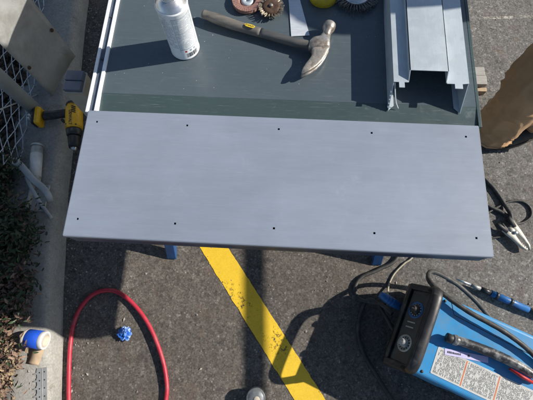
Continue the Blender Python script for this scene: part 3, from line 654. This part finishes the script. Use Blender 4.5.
me = bpy.data.meshes.new('crumpled_wrapper'); bm.to_mesh(me); bm.free(); me.materials.append(MT['foil'])
o = bpy.data.objects.new('crumpled_wrapper', me); C.objects.link(o); o.location = (-.559, -.063, .0003)
tag(o, 'crumpled bright blue and white wrapper lying inside the red hose loop', 'wrapper')

tr = thing('tape_roll', 'roll of bright blue tape with white end and tan core lying on the kerb', 'tape roll', (-.83, -.094, .1045), R(-4))
Mx = Matrix.Translation((0, 0, .031)) @ Matrix.Rotation(math.pi / 2, 4, 'Y')
def ringm(r0, r1, a, b): return [(r0, a), (r1 - .0008, a), (r1, a + .0008), (r1, b - .0008), (r1 - .0008, b), (r0, b), (r0, a)]
MB().lathe(ringm(.0195, .0225, -.034, .0425), 40, Mx).build('core', MT['core'], tr)
MB().lathe(ringm(.0225, .031, -.0225, .0255), 48, Mx).build('blue_layer', MT['tape_blue'], tr)
MB().lathe(ringm(.0226, .0305, .0257, .0415), 48, Mx).build('white_layer', MT['tape_white'], tr)
MB().lathe(ringm(.0226, .0297, -.0335, -.0227), 48, Mx).build('inner_layer', MT['core'], tr)
mb = MB(); vv = []
for i in range(13):
    s_ = i / 12; y = -.024 - .062 * s_; z = .0018 + .010 * (1 - s_) ** 2 + .002 * math.sin(s_ * 5)
    for x in (-.012 - .012 * s_, .036 - .014 * s_): vv.append((x, y, z))
mb.add(vv, [(2 * i, 2 * i + 1, 2 * i + 3, 2 * i + 2) for i in range(12)], True)
o = mb.build('card_flap', MT['card'], tr); md = o.modifiers.new('solid', 'SOLIDIFY'); md.thickness = .0012

st = thing('notched_metal_strap', 'galvanised metal strap with a notched edge lying on the sunlit kerb', 'metal strap', (-.79, -.25, .1045), R(13))
poly = [(.022, -.1)]; poly += [(.022, .062), (-.012, .064)]
y = .054
while y > -.09:
    poly += [(-.014, y), (-.014, y - .004), (-.024, y - .006), (-.0245, y - .0085), (-.012, y - .011), (-.0115, y - .022)]; y -= .0245
poly += [(-.014, -.1)]
MB().prism(poly, .0002, .0022).build('plate', MT['galv_old'], st)
for i in range(6):
    for x in (-.003, .014):
        MB().lathe([(0, .0028), (.0022, .0028), (.0026, .0023)], 10, Matrix.Translation((x, .048 - i * .026, 0))).build('rivet', MT['print_dark'], st)
MB().rng(.005, .0065, -.098, .06, .0022, .0032).build('rib', MT['galv_old'], st)

# ------------------------------------------------------------------ gate latch on the kerb
gl = thing('gate_latch', 'grey galvanised gate latch with tube sleeve and crossed lever arms on the kerb', 'latch', (-.94, .47, .1045))
part(MB().rng(-.982, -.912, .372, .48, .105, .112), 'base_plate', MT['latch'], gl, bevel=.002)
part(MB().rng(-.976, -.968, .375, .475, .1122, .134), 'side_wall', MT['latch'], gl, bevel=.001)
part(MB().sweep([(-.962, .478, .132), (-.976, .55, .132), (-.985, .632, .132)], [.022, .022, .022], 28), 'sleeve', MT['latch'], gl, bevel=0)
part(MB().sweep([(-.9675, .505, .132), (-.982, .602, .132)], .0226, 28), 'sleeve_label', MT['tape_white'], gl, bevel=0)
part(MB().sweep([(-.9855, .634, .132), (-.9868, .642, .132)], [.0235, .0235], 28), 'sleeve_rim', MT['latch'], gl, bevel=0)
part(MB().sweep(spline([(-1.025, .545, .172), (-1.0, .53, .176), (-.945, .48, .17), (-.905, .45, .158), (-.89, .425, .14), (-.892, .41, .118)], 6), (.013, .004), 12), 'lever_arm', MT['galv_old'], gl, bevel=0)
part(MB().sweep(spline([(-.992, .505, .158), (-.96, .455, .15), (-.92, .40, .138), (-.876, .345, .112)], 6), (.0075, .004), 10), 'lock_arm', MT['galv_old'], gl, bevel=0)
part(MB().lathe([(.009, -.006), (.0165, -.006), (.0165, .006), (.009, .006), (.009, -.006)], 24, Matrix.Translation((-1.03, .549, .172))), 'lever_eye', MT['latch'], gl, bevel=0)
for x, y in ((-.975, .39), (-.975, .43), (-.925, .385), (-.925, .47)): part(MB().lathe([(0, .1185), (.005, .1185), (.0058, .1165), (.0058, .112)], 6, Matrix.Translation((x, y, 0))), 'bolt', MT['print_dark'], gl, bevel=0)

# ------------------------------------------------------------------ cordless drill lying on the kerb
dr = thing('cordless_drill', 'yellow and black cordless drill lying on its side at the kerb', 'drill', (-.88, .77, .104))
zc = .142
ax = lambda s_: Vector((-.868 + .04 * s_, .826 - .205 * s_, zc))
def dpart(s0, s1, r0, r1, name, m, parent=dr, seg=24, mid=None):
    pts_ = [ax(s0), ax(s0 + (s1 - s0) * .15), ax(s0 + (s1 - s0) * .85), ax(s1)]
    return part(MB().sweep(pts_, [r0 * .86, r0, r1, r1 * .92], seg), name, m, parent, bevel=0)
mh = dpart(.03, .56, .033, .034, 'motor_housing', MT['drill_yellow'])
dpart(-.02, .035, .030, .031, 'rear_cap', MT['black_plastic'], mh)
dpart(.56, .70, .031, .028, 'torque_collar', MT['black_plastic'])
ch = dpart(.70, .94, .0245, .021, 'chuck', MT['black'])
dpart(.94, 1.0, .013, .008, 'chuck_jaws', MT['steel'], ch)
hpts = spline([(-.86, .785, zc), (-.90, .783, zc), (-.95, .776, zc - .004), (-.985, .772, zc - .006)], 6)
part(MB().sweep(hpts, lambda i: (.021 - .003 * math.sin(i / 18 * 3.1), .0165), 20), 'grip', MT['black_plastic'], dr, bevel=0)
part(MB().sweep(spline([(-.876, .752, zc), (-.893, .746, zc), (-.905, .755, zc)], 4), (.006, .007), 10), 'trigger', MT['black'], dr, bevel=0)
rb = Matrix.Rotation(R(7), 3, 'Z')
bf = part(MB().box((-1.003, .764, zc - .004), (.024, .078, .052), rb), 'battery_foot', MT['drill_yellow'], dr, bevel=.009)
part(MB().box((-1.0215, .7615, zc - .006), (.0125, .07, .046), rb), 'battery_pack', MT['black_plastic'], dr, bevel=.005)
for dy in (-.006, .008): part(MB().box((-1.033, .752 + dy, zc + .014), (.008, .0055, .02), rb), 'belt_clip', MT['tape_white'], dr, bevel=.001)
for s_, dx in ((.12, .012), (.16, .012), (.20, .012), (.24, .012)):
    p_ = ax(s_) + Vector((dx, 0, .0315)); part(MB().box(p_, (.016, .0035, .003), Matrix.Rotation(R(-11), 3, 'Z') @ Matrix.Rotation(R(20), 3, 'Y')), 'vent_slot', MT['black'], mh, bevel=0)
for s_, dx in ((.08, -.02), (.5, -.02), (.5, .02)):
    p_ = ax(s_) + Vector((dx, 0, .0265)); part(MB().lathe([(0, .002), (.0028, .002), (.0034, 0)], 10, Matrix.Translation(p_)), 'screw', MT['print_dark'], mh, bevel=0)
Mt = Matrix.Translation(ax(.37) + Vector((.0, 0, .0346)) - Vector((-.88, .77, .104))) @ Matrix.Rotation(R(-79), 4, 'Z')
text_obj('lettering', 'DEWALT', .017, MT['print_dark'], mh, Mt, .0004)

# ------------------------------------------------------------------ chain-link fence, leaning sheet, square post
fdv = Vector((-.10, .995, 0)).normalized(); f0 = Vector((-1.075, .81, 0))
fe = thing('chain_link_fence', 'galvanised chain-link fence with round steel post beside the kerb', 'fence', (f0.x, f0.y, .09))
part(MB().sweep([(f0.x + .03, f0.y, .04), (f0.x + .03, f0.y, 1.45)], .028, 24), 'post', MT['post_galv'], fe, bevel=0)
part(MB().lathe([(.0285, 1.43), (.031, 1.432), (.031, 1.46), (.02, 1.475), (0, 1.48)], 24, Matrix.Translation((f0.x + .03, f0.y, 0))), 'post_cap', MT['galv_old'], fe, bevel=0)
part(MB().sweep([f0 + fdv * -.26 + Vector((0, 0, 1.4)), f0 + fdv * 1.7 + Vector((0, 0, 1.4))], .018, 16), 'top_rail', MT['galv_old'], fe, bevel=0)
mb = MB(); cell = .052; nw = 36
for i in range(nw):
    u0 = -.26 + i * cell; P = []
    for j in range(50):
        z = .1 + j * cell / 2 + .004 * mnoise.noise((i, j, 0)); uu = u0 + (cell / 2 if (j + i) % 2 else -cell / 2) * 1.03; sg = .003 if j % 2 else -.003
        p_ = f0 + fdv * uu + Vector((sg + .012 * mnoise.noise((uu * 2, z * 2, 0)), 0, z)); P.append(p_)
    mb.sweep(P, .0019, 5, True, False)
o = part(mb, 'wire_mesh', MT['wire'], fe, bevel=0); o['kind'] = 'stuff'
part(MB().sweep([f0 + fdv * .1 + Vector((.02, 0, .08)), f0 + fdv * -.22 + Vector((.012, 0, .42)), f0 + fdv * -.26 + Vector((.012, 0, .5))], .0026, 8), 'tie_rod', MT['wire'], fe, bevel=0)
part(MB().sweep([f0 + fdv * .30 + Vector((.05, 0, .1)), f0 + fdv * .62 + Vector((.012, 0, .42))], .0024, 8), 'tie_rod', MT['wire'], fe, bevel=0)

sh = thing('galvanised_sheet', 'tall weathered galvanised sheet with rusty bolts standing against the chain-link fence', 'metal sheet', (-.96, .985, .105))
A, B = Vector((-.931, 1.088, .106)), Vector((-.991, .882, .106)); lean = Vector((-.03, .01, 1.1)); nrm = (B - A).cross(lean).normalized()
mb = MB(); vv = []; nu, nv = 12, 14
for j in range(nv + 1):
    for i in range(nu + 1):
        p_ = A.lerp(B, i / nu) + lean * (j / nv) + nrm * (.007 * math.sin(i / nu * math.pi) * (1 if j < 5 else .6) + .004 * mnoise.noise((i * .3, j * .3, 0))); vv.append(p_)
mb.add(vv, [(j * (nu + 1) + i, j * (nu + 1) + i + 1, (j + 1) * (nu + 1) + i + 1, (j + 1) * (nu + 1) + i) for j in range(nv) for i in range(nu)], True)
o = part(mb, 'sheet', MT['galv_old'], sh, bevel=0); md = o.modifiers.new('solid', 'SOLIDIFY'); md.thickness = .0025; md.offset = 0
sg = 1 if nrm.dot(Vector((.7, -.7, 0))) > 0 else -1
for fr, zz in ((.07, .18), (.93, .18), (.07, .6), (.93, .6)):
    p_ = A.lerp(B, fr) + lean * (zz / 1.1) + nrm * sg * .003; qq = (nrm * sg).to_track_quat('Z', 'Y').to_matrix().to_4x4()
    part(MB().lathe([(0, .004), (.005, .004), (.0075, .0015), (.008, -.001)], 12, Matrix.Translation(p_) @ qq), 'bolt', MT['rust'], sh, bevel=0)

sq = thing('square_post', 'short pale square post with slate-coloured cap beside the workbench', 'post', (-.612, .645, 0))
ps = R(4)
MB().rng(-.027, .027, -.033, .033, .0, .585).build('shaft', MT['post_wood'], sq, bevel=.002)
MB().rng(-.0285, .0285, -.0345, .0345, .5852, .592).build('rim', MT['galv_old'], sq, bevel=.0015)
MB().rng(-.026, .026, -.0, .0325, .5922, .604).build('cap_plate', MT['post_cap'], sq, bevel=.002)
MB().rng(-.026, .026, -.0325, -.0012, .5922, .602).build('cap_plate', MT['post_cap'], sq, bevel=.002)

lb = thing('lumber_offcut', 'weathered grey lumber offcut lying on the asphalt beside the workbench', 'lumber', (.8, 1.1, 0), R(1))
MB().rng(-.16, .092, .0035, .046, .0005, .05).build('plank', MT['lumber'], lb, bevel=.002)
MB().rng(-.16, .094, -.044, .0015, .0005, .052).build('plank', MT['lumber'], lb, bevel=.002)
MB().rng(-.16, .1, -.0655, -.0455, .0005, .03).build('batten', MT['card'], lb, bevel=.002)

# pipe rail barrier outside the picture, guessed and added: its top rail throws the soft straight shadow over the parking line
pb = thing('shadow_rail', 'galvanised pipe barrier out of view, added to throw a straight shadow', 'occluder', (1.79, .6, 0))
part(MB().sweep([(1.955, -2.6, 1.2), (1.615, 2.6, 1.2)], .025, 16), 'rail', MT['galv_old'], pb, bevel=0)
for x, y in ((1.945, -2.45), (1.625, 2.45)): part(MB().sweep([(x, y, 0), (x, y, 1.19)], .024, 16), 'post', MT['galv_old'], pb, bevel=0)

# ------------------------------------------------------------------ person in brown work trousers (head and torso above the frame)
pe = thing('person', 'person in brown canvas work trousers and black boots standing beside the workbench', 'person', (1.08, .95, 0)); TY, HY = 1.2, 1.29
def fold(seed, amt, per=24):
    def f(i, an):
        u = i / per
        a = mnoise.noise((math.cos(an) * 1.1 + seed, math.sin(an) * 1.1, u * 2.2))
        w_ = 1.3 * mnoise.noise((math.cos(an) * .9, math.sin(an) * .9 + seed, u * 1.5))
        b = mnoise.noise((math.cos(an) * 1.2 + seed * 3, math.sin(an) * 1.2, u * 1.9 + 1.9 * math.sin(an + seed) + w_))
        c = mnoise.noise((math.cos(an) * 1.6, math.sin(an) * 1.6 - seed, u * 2.6 + 2.4 * math.cos(an) + w_))
        sm_ = sum(math.exp(-(((an - a0_ + math.pi) % (2 * math.pi) - math.pi) / .035) ** 2) for a0_ in (.9, 1.02, 3.9, 4.02)) if per == 24 else 0
        return 1 + .022 * sm_ + amt * (.9 * a + 1.0 * (1 - abs(b)) ** 5 - .4 + .25 * (1 - abs(c)) ** 6)
    return f
hipA, hipB = Vector((1.15, 1.06, .90)), Vector((1.24, 1.2, .90))
tp = MB(); cuffs = []
for pts_, rr_, seed in (
    ([(.88, .83, .075), (.877, .825, .13), (.85, .805, .28), (.822, .80, .43), (.868, .85, .56), (1.03, 1.0, .76), (1.15, 1.13, .93)], [.088, .084, .083, .088, .095, .108, .12], 1.0),
    ([(1.07, .873, .085), (1.072, .88, .14), (1.08, .905, .28), (1.085, .945, .45), (1.10, .98, .58), (1.18, 1.13, .78), (1.22, 1.22, .93)], [.082, .08, .082, .087, .095, .108, .12], 7.0)):
    P = spline(pts_, 24); kk = len(P)
    rr2 = [rr_[min(len(rr_) - 1, int(i / 24))] * (1 - (i / 24) % 1) + rr_[min(len(rr_) - 1, int(i / 24) + 1)] * ((i / 24) % 1) for i in range(kk)]
    tw_ = fold(seed, .115); tp.sweep(P, lambda i: rr2[i], 72, True, True, twist=tw_)
    cuffs.append((P[:4], rr2[:4], tw_))
tp.sweep(spline([(1.15, 1.14, .80), (1.18, 1.17, .88), (1.19, 1.19, .98), (1.195, 1.195, 1.06)], 6), [(.15, .12)] * 6 + [(.17, .13)] * 6 + [(.165, .125)] * 7, 32, True, True, twist=fold(3, .03, 6), upv=(1, 0, 0))
tro = part(tp, 'trousers', MT['canvas'], pe, bevel=0)
for P_, r_, tw_ in cuffs:      # turned hems
    part(MB().sweep(P_, r_, 72, True, True, twist=lambda i, an: tw_(i, an) * 1.035), 'hem', MT['canvas'], tro, bevel=0)
def boot(x, y, rz):
    Mb = Matrix.Translation((x, y, 0)) @ Matrix.Rotation(rz, 4, 'Z')
    up_ = MB(); P = []; rr_ = []
    for s_, w_, h_ in ((-.085, .028, .05), (-.07, .037, .07), (-.03, .042, .085), (.02, .043, .075), (.07, .047, .055), (.12, .05, .045), (.165, .045, .036), (.19, .028, .024)):
        P.append(Mb @ Vector((s_, 0, .024 + h_ * .5))); rr_.append((w_, h_ * .55))
    up_.sweep(spline(P, 3), [rr_[min(7, i // 3)] if i % 3 == 0 or i // 3 >= 7 else tuple(rr_[i // 3][k] + (rr_[i // 3 + 1][k] - rr_[i // 3][k]) * (i % 3) / 3 for k in (0, 1)) for i in range(22)], 20)
    up_.sweep([Mb @ Vector((-.045, 0, .07)), Mb @ Vector((-.045, 0, .2))], [(.048, .055), (.052, .06)], 20, upv=(math.cos(rz), math.sin(rz), 0))
    b_ = part(up_, 'boot', MT['boot'], pe, bevel=0)
    so = MB(); out = [Mb @ Vector((s_, w_, 0)) for s_, w_ in ((-.09, -.02), (-.075, -.038), (0, -.04), (.07, -.05), (.14, -.05), (.18, -.035), (.197, 0), (.18, .035), (.14, .05), (.07, .05), (0, .04), (-.075, .038), (-.09, .02))]
    so.prism([(p.x, p.y) for p in out], .0005, .026); part(so, 'sole', MT['sole'], b_, bevel=.003)
boot(.885, .835, R(183)); boot(1.075, .858, R(199))
# body under the clothes: one skinned mesh, head to ankles
bm = bmesh.new(); sk = []
def bv(co, r, par=None):
    v = bm.verts.new(co); sk.append(r if isinstance(r, tuple) else (r, r))
    if par is not None: bm.edges.new((par, v))
    return v
pel = bv((1.19, 1.19, .95), .11); ch1 = bv((1.19, TY, 1.15), .12, pel); ch2 = bv((1.17, TY, 1.36), .12, ch1); nk = bv((1.15, TY + .03, 1.5), .052, ch2); nk2 = bv((1.13, TY + .06, 1.56), .05, nk)
hd1 = bv((1.11, HY, 1.63), (.078, .085), nk2); hd2 = bv((1.11, HY, 1.71), (.08, .09), hd1); hd3 = bv((1.115, HY, 1.76), .05, hd2)
hands = []
for sd_ in (-1, 1):
    s1 = bv((1.18, TY + sd_ * .18, 1.42), .06, ch2); e1 = bv((1.12, TY + sd_ * .225, 1.14), .043, s1); w1 = bv((.98, TY + sd_ * .19, 1.0), .03, e1); h1 = bv((.93, TY + sd_ * .18, .97), (.038, .018), w1)
    hands.append((h1, sd_))
    for f_ in range(4):
        y = TY + sd_ * .18 + (f_ - 1.5) * .02; ln = (.03, .036, .034, .026)[f_]
        a_ = bv((.90, y, .96), .0095, h1); b_ = bv((.90 - ln, y, .945), .009, a_); bv((.90 - ln - .015, y, .92), .008, b_)
    a_ = bv((.945, TY + sd_ * .135, .965), .011, h1); bv((.915, TY + sd_ * .12, .945), .009, a_)
for kn, an, hp_ in (((.83, .803, .44), (.893, .822, .09), (1.12, 1.1, .87)), ((1.06, .925, .46), (1.066, .87, .09), (1.2, 1.2, .87))):
    a_ = bv(hp_, .08, pel); b_ = bv(kn, .055, a_); bv(an, .038, b_)
me = bpy.data.meshes.new('body'); bm.verts.ensure_lookup_table(); bm.to_mesh(me); bm.free()
bo = bpy.data.objects.new('body', me); C.objects.link(bo); bo.parent = pe; me.transform(pe.matrix_basis.inverted())
md = bo.modifiers.new('skin', 'SKIN'); me.materials.append(MT['skin'])
for i, r_ in enumerate(sk): me.skin_vertices[0].data[i].radius = r_; me.skin_vertices[0].data[i].use_root = (i == 0)
md = bo.modifiers.new('sub', 'SUBSURF'); md.levels = 1; md.render_levels = 2
jk = MB()
jk.sweep(spline([(1.19, TY - .01, .98), (1.19, TY, 1.1), (1.185, TY, 1.25), (1.175, TY, 1.38), (1.165, TY, 1.46), (1.155, TY + .02, 1.5)], 5), [(.19, .14)] * 6 + [(.195, .145)] * 5 + [(.205, .14)] * 5 + [(.19, .12)] * 5 + [(.14, .1)] * 4 + [(.07, .065)], 32, True, True, upv=(1, 0, 0), twist=fold(5, .04, 5))
for sd_ in (-1, 1): jk.sweep(spline([(1.175, TY + sd_ * .15, 1.43), (1.175, TY + sd_ * .2, 1.38), (1.12, TY + sd_ * .225, 1.14), (.995, TY + sd_ * .192, 1.015)], 7), lambda i: .078 - .03 * i / 21, 24, True, True, twist=fold(sd_ + 9, .06, 7))
part(jk, 'jacket', MT['jacket'], pe, bevel=0)
hr_ = MB(); hr_.lathe([(.098, -.02), (.102, .02), (.095, .06), (.06, .095), (0, .105)], 28, Matrix.Translation((1.118, HY, 1.69)) @ Matrix.Rotation(R(14), 4, 'Y')); part(hr_, 'hair', MT['hair'], pe, bevel=0)
fc = MB(); fc.sweep([(1.035, HY, 1.675), (1.012, HY, 1.645), (1.03, HY, 1.635)], [.008, .013, .008], 10); part(fc, 'nose', MT['skin'], pe, bevel=0)
for sd_ in (-1, 1):
    part(MB().lathe([(0, .009), (.006, .007), (.009, 0), (0, -.008)], 12, Matrix.Translation((1.033, HY + sd_ * .031, 1.682))), 'eye', MT['tape_white'], pe, bevel=0)
    part(MB().lathe([(0, .008), (.016, .006), (.026, 0), (.016, -.006), (0, -.008)], 14, Matrix.Translation((1.12, HY + sd_ * .085, 1.66)) @ Matrix.Rotation(R(90), 4, 'X')), 'ear', MT['skin'], pe, bevel=0)
part(MB().rng(1.026, 1.04, HY - .022, HY + .022, 1.604, 1.61), 'mouth', MT['red_plastic'], pe, bevel=.002)

# ------------------------------------------------------------------ shrubs, mulch, pebbles
def shrub(name, label, c, rx, ry, h, nleaf, mats, wts, ll, lw, seed):
    t = thing(name, label, 'shrub', (c[0], c[1], .09), 0, 'shrubs in the bed behind the kerb'); q = random.Random(seed)
    stems = MB(); lv = MB(); tips = []
    for i in range(26):
        a = q.uniform(0, 6.283); rr_ = math.sqrt(q.random()); e_ = Vector((rx * rr_ * math.cos(a), ry * rr_ * math.sin(a), h * q.uniform(.55, 1.0) * (1 - .45 * rr_ ** 2)))
        mid = Vector((e_.x * .45, e_.y * .45, e_.z * .55)) + Vector((q.uniform(-.02, .02), q.uniform(-.02, .02), 0)); b0 = Vector((e_.x * .12, e_.y * .12, -.02))
        sp_ = spline([b0, mid, e_], 6); stems.sweep(sp_, [.0035 - .0025 * i_ / (len(sp_) - 1) for i_ in range(len(sp_))], 5, True, True); tips.append(sp_)
    stems.build('stems', MT['twig'], t)
    for i in range(int(nleaf * 1.7)):
        sp_ = q.choice(tips); p_ = sp_[min(len(sp_) - 1, int(len(sp_) * q.uniform(.35, 1.05)))] + Vector((q.gauss(0, .028), q.gauss(0, .028), q.gauss(0, .018)))
        if p_.z < .004: p_.z = .004
        l_ = ll * q.uniform(.45, 1.1); w_ = lw * q.uniform(.6, 1.1); yaw = q.uniform(0, 6.283); pit = q.uniform(-.7, .9); rol = q.uniform(-.8, .8)
        Mm = Matrix.Translation(p_) @ Matrix.Rotation(yaw, 4, 'Z') @ Matrix.Rotation(-pit, 4, 'Y') @ Matrix.Rotation(rol, 4, 'X'); cv = q.uniform(-.25, .1) * l_
        P = [Vector((0, 0, 0)), Vector((l_ * .35, w_ / 2, .12 * w_)), Vector((l_ * .35, -w_ / 2, .12 * w_)), Vector((l_ * .4, 0, -.08 * w_ + cv * .3)), Vector((l_ * .75, w_ * .32, cv * .6)), Vector((l_ * .75, -w_ * .32, cv * .6)), Vector((l_, 0, cv))]
        lv.cur = q.choices(range(len(mats)), wts)[0]
        lv.add([Mm @ v_ for v_ in P], [(0, 3, 1), (0, 2, 3), (1, 3, 4), (2, 5, 3), (3, 6, 4), (3, 5, 6)], False)
    o_ = lv.build('foliage', mats, t); o_['kind'] = 'stuff'
    return t
LG, LR, LD, LT = MT['leaf_green'], MT['leaf_red'], MT['leaf_dry'], MT['leaf_tan']
shrub('shrub', 'dark green leafy shrub beside the gate latch in the bench shade', (-1.17, .5, .09), .13, .15, .22, 2200, [LG, LR], [8, 1], .024, .009, 11)
shrub('shrub', 'dark green shrub with a few brown leaves, next to the bare shaded kerb', (-1.03, .235, .09), .16, .16, .21, 2600, [LG, LR], [7, 2], .025, .009, 12)
shrub('shrub', 'reddish brown shrub between the green shrub and the dry sunlit one', (-.985, .02, .09), .16, .14, .19, 2200, [LR, LG, LD], [5, 4, 1], .026, .010, 13)
shrub('shrub', 'dry pinkish-brown sunlit shrub beside the tape roll and metal strap', (-.985, -.22, .09), .155, .17, .15, 2600, [LD, LR, LT, LG], [5, 3, 2, 1], .024, .010, 14)
shrub('shrub', 'low dry brown-leaved shrub past the far end of the metal strap', (-.95, -.52, .09), .17, .2, .15, 1800, [LD, LR, LT], [4, 4, 2], .024, .010, 15)

def scatter(name, label, cat, n_, where, m, s0, s1, seed, flat=.6):
    q = random.Random(seed); mb = MB()
    for i in range(n_):
        x, y, z = where(q); s_ = q.uniform(s0, s1) * (1 if q.random() < .85 else 1.6); yaw = q.uniform(0, 6.28); el = q.uniform(1, 1.8)
        P = [Vector((math.cos(yaw + k * 1.571) * s_ * q.uniform(.7, 1.1) * (el if k % 2 else 1), math.sin(yaw + k * 1.571) * s_ * q.uniform(.7, 1.1) * (el if k % 2 else 1), q.uniform(0, .2) * s_)) for k in range(4)]
        o_ = Vector((x, y, z)); top = Vector((q.uniform(-.3, .3) * s_, q.uniform(-.3, .3) * s_, s_ * flat * q.uniform(.7, 1.2)))
        bot = [Vector((p_.x * .8, p_.y * .8, -.0005)) for p_ in P]
        mb.add([o_ + p_ for p_ in P] + [o_ + top] + [o_ + p_ for p_ in bot], [(0, 1, 4), (1, 2, 4), (2, 3, 4), (3, 0, 4), (5, 6, 1, 0), (6, 7, 2, 1), (7, 8, 3, 2), (8, 5, 0, 3)])
    o = mb.build(name, m); tag(o, label, cat, kind='stuff'); return o
def w_gutter(q):
    y = q.uniform(-.7, 2.0); return kx(y) + abs(q.gauss(.012, .05)) + .006, y, .0015
def w_lot(q): return q.uniform(-.8, 1.5), q.uniform(-.6, 1.8), .0015
def w_kerb(q):
    y = q.uniform(-.7, 1.8); return kx(y) - q.uniform(.03, .2), y, .104
def w_bed(q):
    y = q.uniform(-.8, 1.9); d_ = abs(q.gauss(0, .22)); return kx(y) - .19 - d_, y, .10 + .02 * q.random()
scatter('gutter_grit', 'pale grit and pebbles gathered on the asphalt along the kerb foot', 'grit', 300, w_gutter, MT['pebble'], .0018, .0042, 21)
scatter('loose_gravel', 'small loose stones scattered over the asphalt', 'gravel', 450, w_lot, MT['pebble'], .0014, .0034, 22)
scatter('kerb_grit', 'small crumbs of grit lying on top of the kerb', 'grit', 200, w_kerb, MT['pebble'], .0012, .0034, 23)
scatter('bark_mulch', 'dark bark mulch chips covering the planting bed', 'mulch', 4000, w_bed, MT['chip'], .005, .014, 24, .5)
scatter('leaf_litter', 'tan dead leaf scraps lying on the bed and kerb edge', 'leaf litter', 500, lambda q: (lambda y: (kx(y) - .10 - abs(q.gauss(0, .12)), y, .108))(q.uniform(-.75, .45)), MT['leaf_tan'], .003, .009, 25, .25)

scatter('metal_swarf', 'tiny bright metal shavings and dust specks scattered over the green bench top', 'swarf', 50, lambda q: (q.uniform(-.43, .24), q.uniform(.525, .95), .7455), MT['rail'], .0003, .0007, 31, .3)
